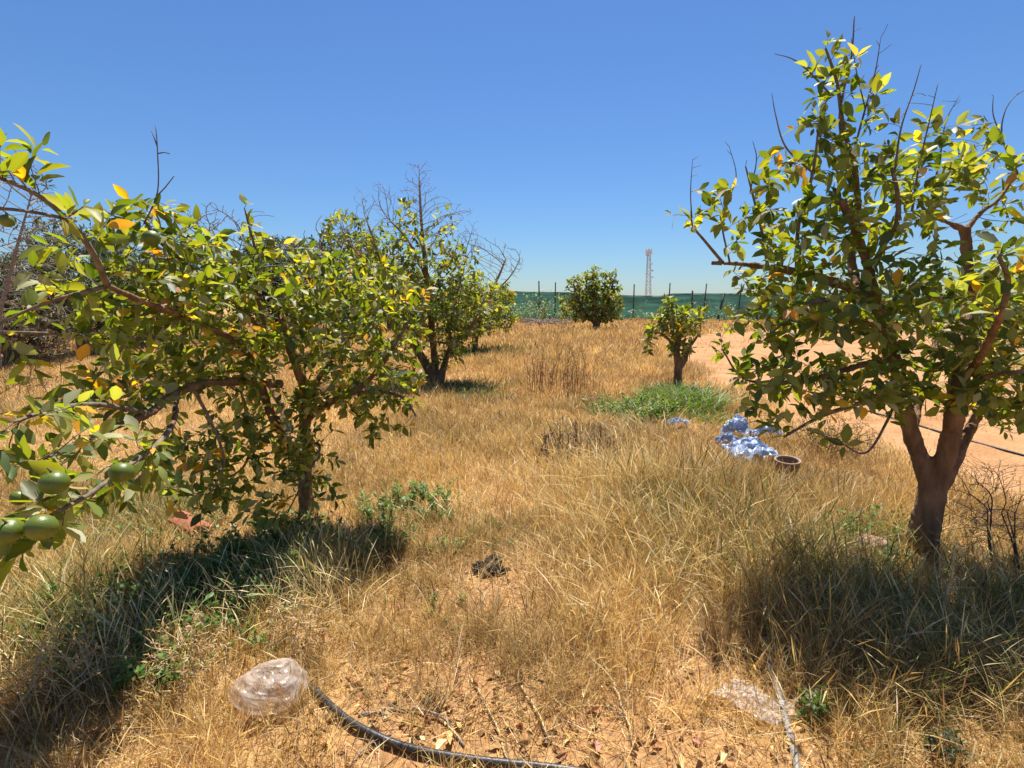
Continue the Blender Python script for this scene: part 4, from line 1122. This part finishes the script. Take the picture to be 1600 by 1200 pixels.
for j, (a, z) in enumerate([(.3, .965), (2.4, .965), (4.5, .965), (1.3, .93), (3.6, .93)]):
    mb = MB(); boxmb(mb, (tt[0] + .95 * math.cos(a), YT + .95 * math.sin(a), HT * z), (.2, .32, 1.6), a)
    tube(mb, [(tt[0] + .3 * math.cos(a), YT + .3 * math.sin(a), HT * z), (tt[0] + .95 * math.cos(a), YT + .95 * math.sin(a), HT * z)], [.05, .05], 6)
    mb.build('antenna', M_PANEL, te, False, tb, colors=False)
for (dx, t, r) in [(.95, .62, .35), (1.05, .5, .28), (-.9, .56, .25), (.8, .74, .25)]:
    c = np.array([tb[0] + (tt[0] - tb[0]) * t + dx, YT - .6, HT * t]); mb = MB()
    tube(mb, [c + (0, .25, 0), c + (0, .1, 0), c + (0, 0, 0), c + (0, -.12, 0)], [r * .5, r * .8, r, r], 14)
    tube(mb, [c + (0, .2, 0), c + (-dx * .5, .4, 0)], [.05, .05], 6)
    mb.build('dish', M_PANEL, te, True, tb, colors=False)

# ------------------------------------------------------------------ things lying about
M_HOSE = noise_mat('black_polythene', (.018, .018, .019), (.045, .043, .042), 20, .42, .12, 60)
M_GREYH = noise_mat('weathered_grey_pipe', (.15, .14, .13), (.27, .25, .23), 15, .6, .15, 60)


def hose(name, pts, r, m, label, cat, lift=0.0, extra=None, step=.03):
    P = []
    for p in pts:
        q = gp(*p[:2]); q[2] += r * .85 + lift + (p[2] if len(p) > 2 else 0); P.append(q)
    P, R = catmull(np.array(P), np.full(len(P), r), step)
    mb = MB(); tube(mb, P - P[0], R, 12, rough=.02)
    o = mb.build(name, m, None, True, colors=False); o.location = [float(q) for q in P[0]]
    tag(o, label, cat); return o


hose('irrigation_hose', [(482, 1074)] + HOSE[2:], .0135, M_HOSE,
     'thick black irrigation hose curving through straw past the clear plastic bag', 'hose', .009)
hose('grey_pipe', [(1192, 1012, .03), (1203, 1050, .012), (1216, 1092, .006), (1230, 1140), (1243, 1195), (1252, 1240)], .013, M_GREYH, 'thin weathered grey pipe half buried in grass near the flat plastic scrap', 'pipe', .006)
hose('drip_line', [(1230, 604), (1300, 627), (1355, 645), (1420, 664), (1508, 691), (1600, 716), (1700, 742)], .013, M_HOSE, 'straight dark drip line lying across the dirt track', 'pipe', .02, step=.1)


def film_mat(name, col, alpha, rough=.22, spread=.18):
    m, nt, out = mat(name); L = nt.links.new
    tp = N(nt, 'ShaderNodeBsdfTransparent'); tp.inputs[0].default_value = (.97, .95, .93, 1)
    pb = N(nt, 'ShaderNodeBsdfPrincipled'); pb.inputs['Base Color'].default_value = (*col, 1); pb.inputs['Roughness'].default_value = rough; pb.inputs['Specular IOR Level'].default_value = .7
    tr = N(nt, 'ShaderNodeBsdfTranslucent'); tr.inputs['Color'].default_value = (*col, 1)
    m1 = N(nt, 'ShaderNodeMixShader'); m1.inputs[0].default_value = .5
    m2 = N(nt, 'ShaderNodeMixShader')
    tc = N(nt, 'ShaderNodeTexCoord'); mp = N(nt, 'ShaderNodeMapping'); mp.inputs['Scale'].default_value = (1, 1, .45); mp.inputs['Rotation'].default_value = (.3, .5, .2)
    nz = N(nt, 'ShaderNodeTexNoise'); nz.inputs['Scale'].default_value = 13; nz.inputs['Detail'].default_value = 2; nz.inputs['Distortion'].default_value = 1.5
    mr = N(nt, 'ShaderNodeMapRange'); mr.inputs['From Min'].default_value = .42; mr.inputs['From Max'].default_value = .66
    mr.inputs['To Min'].default_value = max(0, alpha - spread); mr.inputs['To Max'].default_value = min(1, alpha + spread)
    bp = N(nt, 'ShaderNodeBump'); bp.inputs['Strength'].default_value = .6; bp.inputs['Distance'].default_value = .02
    L(tc.outputs['Object'], mp.inputs[0]); L(mp.outputs[0], nz.inputs['Vector']); L(nz.outputs['Fac'], bp.inputs['Height']); L(bp.outputs[0], pb.inputs['Normal'])
    L(nz.outputs['Fac'], mr.inputs['Value']); L(mr.outputs[0], m2.inputs[0])
    L(pb.outputs[0], m1.inputs[1]); L(tr.outputs[0], m1.inputs[2]); L(tp.outputs[0], m2.inputs[1]); L(m1.outputs[0], m2.inputs[2]); L(m2.outputs[0], out.inputs[0])
    return m


M_FILM = film_mat('clear_film', (.78, .70, .62), .34, .2, .2)
M_FILM2 = film_mat('dusty_film', (.82, .76, .70), .5, .3, .2)
M_BLUE = film_mat('blue_film', (.54, .65, .82), .9, .3)
M_WHITEF = film_mat('white_film', (.68, .66, .62), .9, .3)


def crumple(nu, nv, fn, name, m, base, label, cat, amp=.03, fr=9, seed=1, group=None, thick=.0012):
    U, Vv = np.meshgrid(np.linspace(0, 1, nu), np.linspace(0, 1, nv))
    P = fn(U, Vv)
    r1 = np.abs(fbm(U * fr, Vv * fr, seed) - .5) * 2; r2 = fbm(U * fr * .9 + 7, Vv * fr * .9, seed + 5) - .5; r3 = fbm(U * fr + 3, Vv * fr + 9, seed + 9) - .5
    P = P + np.stack([r2, r3, (.5 - r1) * .8], -1) * amp
    i = np.arange(nv - 1)[:, None] * nu + np.arange(nu - 1)[None]
    mb = MB(); mb.add(P.reshape(-1, 3), np.stack([i, i + 1, i + nu + 1, i + nu], -1).reshape(-1, 4))
    o = mb.build(name, m, None, False, colors=False); o.location = [float(q) for q in base]
    s = o.modifiers.new('film', 'SOLIDIFY'); s.thickness = thick
    tag(o, label, cat, group); return o


pb_ = gp(418, 1110)
def bagf(u, v):   # a puffed bag lying on its side, mouth turned to the front right
    a = u * 2 * PI; th = np.interp(v, [0, 1], [.03, 2.35])
    rx, ry, rz = .15, .115, .075
    sq = 1 - .12 * np.cos(2 * a) * np.sin(th)
    return np.stack([rx * np.sin(th) * np.cos(a) * sq, ry * np.sin(th) * np.sin(a) + .02, .07 + rz * np.cos(th) + .02 * np.sin(a * 2) * np.sin(th)], -1)
bag = crumple(44, 28, bagf, 'plastic_bag', M_FILM, pb_, 'clear puffed up plastic bag lying on dry grass by the end of the black hose', 'plastic bag', .052, 4.6, 4)
p_ = gp(1178, 1108)
crumple(40, 30, lambda u, v: np.stack([(u - .5) * .17 + (v - .5) * .12, (v - .5) * .09 - (u - .5) * .17, .03 + .015 * np.sin(u * 9) * np.sin(v * 7)], -1), 'plastic_scrap', M_FILM2, p_, 'flat dusty clear plastic scrap lying beside the grey pipe', 'plastic scrap', .035, 8, 6)
for (px, py, s, lab, sd_) in [(155, 862, .05, 'small white plastic scrap standing in weeds under the hanging fruit', 8), (128, 886, .055, 'greyish crumpled plastic scrap lying flat in weeds under the hanging fruit', 9)]:
    p_ = gp(px, py)
    if sd_ == 8: f_ = lambda u, v: np.stack([(u - .5) * .05, (v - .5) * .03, .02 + v * .075], -1)
    else: f_ = lambda u, v: np.stack([(u - .5) * .11, (v - .5) * .08, .03 + 0 * u], -1)
    crumple(16, 14, f_, 'plastic_scrap', M_WHITEF, p_, lab, 'plastic scrap', .03, 6, sd_)

# torn blue sheeting
for j, (px, py, wx, wy, hz, lab) in enumerate([
        (1168, 722, .42, .45, .16, 'large crumpled heap of torn blue plastic sheeting in the dry grass'),
        (1150, 690, .24, .20, .22, 'upright bunched piece of blue plastic at the back of the blue heap'),
        (1136, 700, .22, .10, .10, 'narrow blue plastic strip at the left of the blue heap'),
        (1058, 668, .22, .10, .05, 'small faded blue plastic scrap in front of the bright green grass'),
        (1195, 690, .30, .14, .14, 'blue plastic flap under the low leafy branch beside the heap')]):
    p_ = gp(px, py); hz_ = hz
    f_ = (lambda wx, wy, hz: lambda u, v: np.stack([(u - .5) * wx * (1.2 - .5 * np.abs(v - .4)), (v - .5) * wy, .05 + hz * np.exp(-((u - .5) ** 2 + (v - .5) ** 2) * 5)], -1))(wx, wy, hz)
    crumple(34, 30, f_, 'plastic_sheet', M_BLUE if j != 3 else M_BLUE, p_, lab, 'plastic sheet', .15 if j < 2 else .09, 6, 20 + j, 'torn blue plastic sheeting')

# clay pot
M_POT = noise_mat('dusty_clay', (.20, .115, .07), (.34, .21, .13), 9, .85, .25, 50, c3=(.27, .16, .10))
M_POTRIM = noise_mat('pale_clay_rim', (.22, .15, .10), (.34, .25, .17), 12, .8, .2, 50)
M_POTSOIL = noise_mat('dark_pot_soil', (.03, .022, .016), (.07, .05, .035), 30, .95, .6, 60)
pp = gp(1228, 752); pe = empty('clay_pot', pp); pe.rotation_euler = (.05, -.06, .3)
tag(pe, 'open brown clay pot with a pale rim half sunk in dry grass', 'pot')
def lathe(prof, n=40, mi=0):
    mb = MB(); V = [(r * math.cos(2 * PI * j / n), r * math.sin(2 * PI * j / n), z) for (r, z) in prof for j in range(n)]
    F = [(i * n + j, i * n + (j + 1) % n, (i + 1) * n + (j + 1) % n, (i + 1) * n + j) for i in range(len(prof) - 1) for j in range(n)]
    mb.add(V, np.array(F)); return mb
H_ = .21
lathe([(.0, 0), (.068, 0), (.076, .02), (.090, .10), (.099, .17), (.101, H_ - .022), (.089, H_ - .022), (.086, .15), (.07, .05), (0, .05)]).build('pot_body', M_POT, pe, True, colors=False)
lathe([(.089, H_ - .0205), (.104, H_ - .0205), (.109, H_ - .012), (.107, H_ - .003), (.099, H_), (.090, H_ - .006), (.089, H_ - .0205)]).build('rim', M_POTRIM, pe, True, colors=False)
mb = lathe([(0, .10), (.04, .104), (.08, .098)]); mb.build('soil', M_POTSOIL, pe, True, colors=False)

# dung, stone, broken tile
def lump(name, m, base, parts, label, cat, amp=.35, fr=3.0, seed=0):
    mb = MB()
    for k, (dx, dy, dz, rx, ry, rz) in enumerate(parts):
        nu, nv = 26, 16
        th = np.linspace(0, PI, nv)[:, None]; ph = (np.arange(nu) * 2 * PI / nu)[None]
        X, Y_, Z = np.sin(th) * np.cos(ph), np.sin(th) * np.sin(ph), np.cos(th) * np.ones_like(ph)
        q = 1 + amp * (fbm(X * fr + k * 5 + seed, Y_ * fr + Z * fr * 1.3, seed + k, 4) - .5) * 2
        P = np.stack([X * q * rx + dx, Y_ * q * ry + dy, Z * q * rz + dz], -1).reshape(-1, 3)
        i = np.arange(nv - 1)[:, None] * nu; j = np.arange(nu)[None]; j2 = (j + 1) % nu
        mb.add(P, np.stack([i + j, i + nu + j, i + nu + j2, i + j2], -1).reshape(-1, 4))
    o = mb.build(name, m, None, True, colors=False); o.location = [float(q) for q in base]; tag(o, label, cat); return o


M_DUNG = noise_mat('dark_dung', (.012, .009, .007), (.045, .033, .026), 40, .8, .8, 90)
M_STONE = noise_mat('pink_stone', (.42, .24, .19), (.55, .36, .29), 10, .9, .5, 40)
M_TILE = noise_mat('terracotta', (.22, .065, .03), (.32, .11, .05), 10, .85, .3, 50)  # terracotta darkened: the crown's shade on the tile is put into its colour
lump('dung_pile', M_DUNG, gp(764, 893), [(0, 0, .025, .075, .06, .035), (.03, .06, .03, .05, .045, .04), (-.05, .02, .02, .045, .04, .03), (.06, -.02, .015, .04, .035, .022), (-.03, -.05, .012, .035, .03, .02), (.0, .11, .012, .03, .03, .02), (-.09, .05, .008, .02, .02, .012), (.11, .01, .008, .02, .018, .012)],
     'dark lumpy dung pile on the bare soil patch', 'dung', .5, 3.5, 3)
lump('stone', M_STONE, gp(1362, 862), [(0, 0, .04, .11, .08, .065)], 'pinkish stone in the shade beside the thick forked trunk', 'stone', .3, 2, 6)
p_ = gp(298, 832)
U, Vv = np.meshgrid(np.linspace(0, 1, 18), np.linspace(0, 1, 14))
ang = (U - .5) * 1.5
mb = MB(); P = np.stack([np.sin(ang) * .13, (Vv - .5) * .26 * (1 - .25 * np.sin(U * 7)), np.cos(ang) * .12 - .05], -1)
i = np.arange(13)[:, None] * 18 + np.arange(17)[None]
mb.add(P.reshape(-1, 3), np.stack([i, i + 1, i + 19, i + 18], -1).reshape(-1, 4))
o = mb.build('broken_tile', M_TILE, None, True, colors=False); o.location = [float(q) for q in p_ + np.array([0, 0, .03])]; o.rotation_euler = (.2, .15, 1.2)
s = o.modifiers.new('t', 'SOLIDIFY'); s.thickness = .014; tag(o, 'broken curved terracotta tile in weeds below the wide citrus crown', 'tile')


# sticks
def stick(pts, r0, r1, label, m=None, name='fallen_stick', side=()):
    P = []
    for (px, py, dz) in pts:
        q = gp(px, py); q[2] += dz + r0; P.append(q)
    P, R = catmull(np.array(P), np.linspace(r0, r1, len(P)), .03)
    P[1:-1] += RNG.normal(size=(len(P) - 2, 3)) * .0025
    mb = MB(); tube(mb, P - P[0], R, 7, rough=.2)
    for (f, dx, dy, dz) in side:
        q = P[int(f * (len(P) - 1))] - P[0]
        tube(mb, [q, q + np.array([dx, dy, dz]) * .5 + RNG.normal(size=3) * .006, q + np.array([dx, dy, dz])], [r1 * .9, r1 * .7, r1 * .4], 5)
    o = mb.build(name, m or M_DEAD, None, True, colors=False); o.location = [float(q) for q in P[0]]
    tag(o, label, 'stick', 'sticks and stalks fallen on the ground'); return o


M_STALK = noise_mat('dry_stalk', (.44, .32, .15), (.60, .46, .25), 20, .7, .2, 60)
stick([(560, 1120, 0), (640, 1112, .01), (690, 1128, .012), (725, 1168, 0)], .0065, .004, 'grey brown stick lying just above the black hose', side=[(.5, .05, .08, .02), (.3, -.06, .05, .01)])
stick([(648, 1075, 0), (665, 1100, .01), (690, 1118, .01)], .005, .003, 'short dark twig touching the grey brown stick above the hose', M_DARKTWIG)
stick([(735, 1060, 0), (765, 1120, .012), (795, 1190, 0)], .0045, .003, 'pale straight stalk in the middle of the bare patch', M_STALK)
stick([(815, 1075, 0), (840, 1120, .01), (858, 1160, .004)], .006, .004, 'thick bent straw coloured stalk ending near the hose', M_STALK, side=[(.95, .06, .02, .02)])
stick([(935, 1030, .02), (965, 1090, .012), (985, 1150, .01), (992, 1195, 0)], .0055, .003, 'long jointed straw coloured stalk at the right of the bare patch', M_STALK, side=[(.4, -.05, .06, .02), (.6, .05, .05, .01)])
stick([(825, 1058, 0), (870, 1072, .008), (915, 1074, 0)], .0035, .002, 'thin dark twig lying level across the bare patch', M_DARKTWIG)
stick([(660, 930, .01), (700, 985, .012), (720, 1000, .004)], .003, .002, 'fine dark twig below the dung pile', M_DARKTWIG)
stick([(550, 1195, 0), (580, 1165, .008), (612, 1148, 0)], .004, .0025, 'small forked twig below the black hose', M_DEAD, side=[(.6, .03, -.04, .01)])


# dead shrubs and single plants
def stalk_clump(px, py, rx, ry, n, h, label, cols, seed):
    base = gp(px, py); rng = np.random.default_rng(seed); mb = MB()
    for k in range(n):
        a = rng.random() * 2 * PI; q = math.sqrt(rng.random())
        x, y = base[0] + rx * q * math.cos(a), base[1] + ry * q * math.sin(a); z = float(gz(x, y)); H = h * (.45 + .7 * rng.random())
        d = rng.normal(size=2) * .16 * H; c = cols[rng.integers(len(cols))] * (.7 + .6 * rng.random())
        P = np.array([[x, y, z - .02], [x + d[0] * .3, y + d[1] * .3, z + H * .5], [x + d[0], y + d[1], z + H]]); P, Rr = catmull(P, [.0045, .0035, .002], H / 5)
        tube(mb, P, Rr, 4, c)
        for m in range(rng.integers(2, 6)):
            t = .35 + .6 * rng.random(); q0 = P[int(t * (len(P) - 1))]; e = np.array([rng.normal() * .5, rng.normal() * .5, .8]); e = e / np.linalg.norm(e) * H * .2 * (.5 + rng.random())
            tube(mb, [q0, q0 + e * .6, q0 + e], [.002, .0018, .0012], 3, c)
            kk = 5; B = q0 + e * rng.random((kk, 1)); leaves(mb, B, rng.normal(size=(kk, 3)) + (0, 0, .5), rng.normal(size=(kk, 3)), np.full(kk, .026), np.full(kk, .012), np.repeat(c[None] * 1.25, kk, 0), rng=rng)
    o = mb.build('dry_weed', M_LITTER, None, True, base); tag(o, label, 'weed'); return o


def shrub(name, label, cat, px, py, spread, h, n, seed, m, stems=3, r0=.008, tip=.0013, step=.035, lean=(0, 0), leafy=0, leaf_len=.03, greens=GREENS, leafmat=None, lw=.4, basal=0):
    base = gp(px, py); rng = np.random.default_rng(seed); limbs = []
    for j in range(stems):
        a = rng.random() * 2 * PI; s = spread * .35 * rng.random()
        bo = np.array([math.cos(a) * spread * basal * rng.random(), math.sin(a) * spread * basal * rng.random(), 0]); limbs.append((np.array([base + bo + (0, 0, -.02), base + bo * .8 + np.array([s * .4 * math.cos(a) + lean[0] * .3, s * .4 * math.sin(a) + lean[1] * .3, h * .3]), base + np.array([s * math.cos(a) + lean[0] * .6, s * math.sin(a) + lean[1] * .6, h * .6])]), [r0, r0 * .8, r0 * .5]))
    d = norm(rng.normal(size=(n, 3))) * rng.random((n, 1)) ** .4
    n = int(n * 2.4); d = norm(rng.normal(size=(n, 3))) * rng.random((n, 1)) ** .4
    pts = base + np.array([lean[0], lean[1], h * .6]) + d * np.array([spread, spread, h * .45])
    global _OVR
    ok = pts[:, 2] > base[2] + .02
    _OVR = (pts[ok], np.full(ok.sum(), float(leafy)))
    return citrus(name, label, base, limbs, None, seed, step=step * .8, dk=step * .6, leaf_len=leaf_len, leaf_w=lw, per_node=2, reach=5, tip_r=tip, yellow=0, greens=greens, leafmat=leafmat or M_GREEN,
                  cat=cat, voxel=0, twigmat=m, barkmat=m, rosette=3, exp=2.6, minz=.02, dusty=0, trunk_name='stem', crown_name='branches' if not leafy else 'foliage')


DRYL = np.array([(.24, .14, .06), (.18, .10, .05), (.30, .19, .08)])
shrub('dead_shrub', 'dark leafless shrub standing right of the thick forked trunk', 'shrub', 1578, 905, .26, .62, 70, 41, M_DARKTWIG, 5, .006, .0014, lean=(-.05, .15), basal=.3)
shrub('dead_branch', 'dark dead branch fallen behind the thick forked trunk', 'branch', 1500, 845, .35, .22, 50, 42, M_DARKTWIG, 3, .010, .0018, lean=(.2, .05))
shrub('thorny_weed', 'straw yellow thorny weed stalk in front of the thick forked trunk', 'weed', 1462, 1015, .10, .5, 46, 43, M_STALK, 2, .006, .0014, lean=(.12, .1), leafy=.4, leaf_len=.022, greens=np.array([(.36, .33, .10), (.30, .30, .08)]), lw=.2)
shrub('weed_plant', 'small green seedling with pointed leaves by the grey pipe', 'plant', 1268, 1128, .05, .13, 26, 44, M_TWIG, 2, .003, .001, .02, leafy=1, leaf_len=.03, greens=np.array([(.08, .13, .035), (.11, .16, .05)]))
shrub('weed_plant', 'small dark grey green plant low at the bottom right', 'plant', 1474, 1185, .06, .10, 40, 45, M_TWIG, 3, .003, .001, .02, leafy=1, leaf_len=.024, greens=np.array([(.045, .06, .03), (.06, .085, .04)]))
RUST = np.array([(.34, .18, .075), (.26, .13, .06), (.42, .26, .12)]); GREYB = np.array([(.20, .15, .10), (.14, .10, .065), (.27, .20, .12)])
stalk_clump(872, 615, .6, .6, 60, .8, 'tall reddish brown dry weed clump in the middle of the field', RUST, 61)
stalk_clump(900, 730, .45, .4, 70, .42, 'low grey brown dry weed clump in front of the reddish brown clump', GREYB, 62)
shrub('dry_weed', 'brown dry weed bush behind the clay pot under the low branch', 'weed', 1300, 715, .42, .42, 170, 48, M_DARKTWIG, 9, .004, .0018, .05, leafy=.8, leaf_len=.022, greens=DRYL * 1.35, basal=.75)
shrub('dry_weed', 'dry russet weed beside the grey dead twigs at the far left', 'weed', 40, 625, .5, .5, 60, 49, M_DARKTWIG, 4, .006, .0022, .06, leafy=0, basal=.75)
shrub('dry_weed', 'dry brown seed headed weed growing behind the clear plastic bag', 'weed', 470, 1030, .16, .3, 90, 50, M_STALK, 6, .003, .0012, .03, leafy=.7, leaf_len=.018, greens=DRYL * 1.3, basal=.75)
shrub('dry_weed', 'spindly dry weed with seed heads left of the clear plastic bag', 'weed', 300, 1090, .16, .36, 60, 51, M_STALK, 6, .003, .0012, .03, leafy=.6, leaf_len=.018, greens=DRYL * 1.5, basal=.75)
shrub('dry_weed', 'bleached dry weed leaning at the left edge near the ground', 'weed', 90, 1120, .2, .34, 60, 52, M_STALK, 6, .003, .0012, .03, leafy=.5, leaf_len=.018, greens=DRYL * 1.5, basal=.75)
shrub('dry_weed', 'grey thorny dry weed by the edge of the dirt track', 'weed', 1540, 775, .3, .35, 60, 53, M_DARKTWIG, 6, .003, .0014, .04, leafy=.2, leaf_len=.014, greens=DRYL, basal=.75)
shrub('brush_pile', 'bleached dead brush heaped on the grass left of the round tree', 'brush', 850, 512, 1.7, .55, 160, 54, M_DEAD, 8, .03, .012, .18, leafy=0)
shrub('dead_branch', 'thin dead branch lying by the reddish brown weed clump', 'branch', 895, 628, .4, .10, 30, 55, M_DEAD, 3, .008, .003, .06, lean=(.1, 0), basal=.3)
print('objects', len(bpy.data.objects))
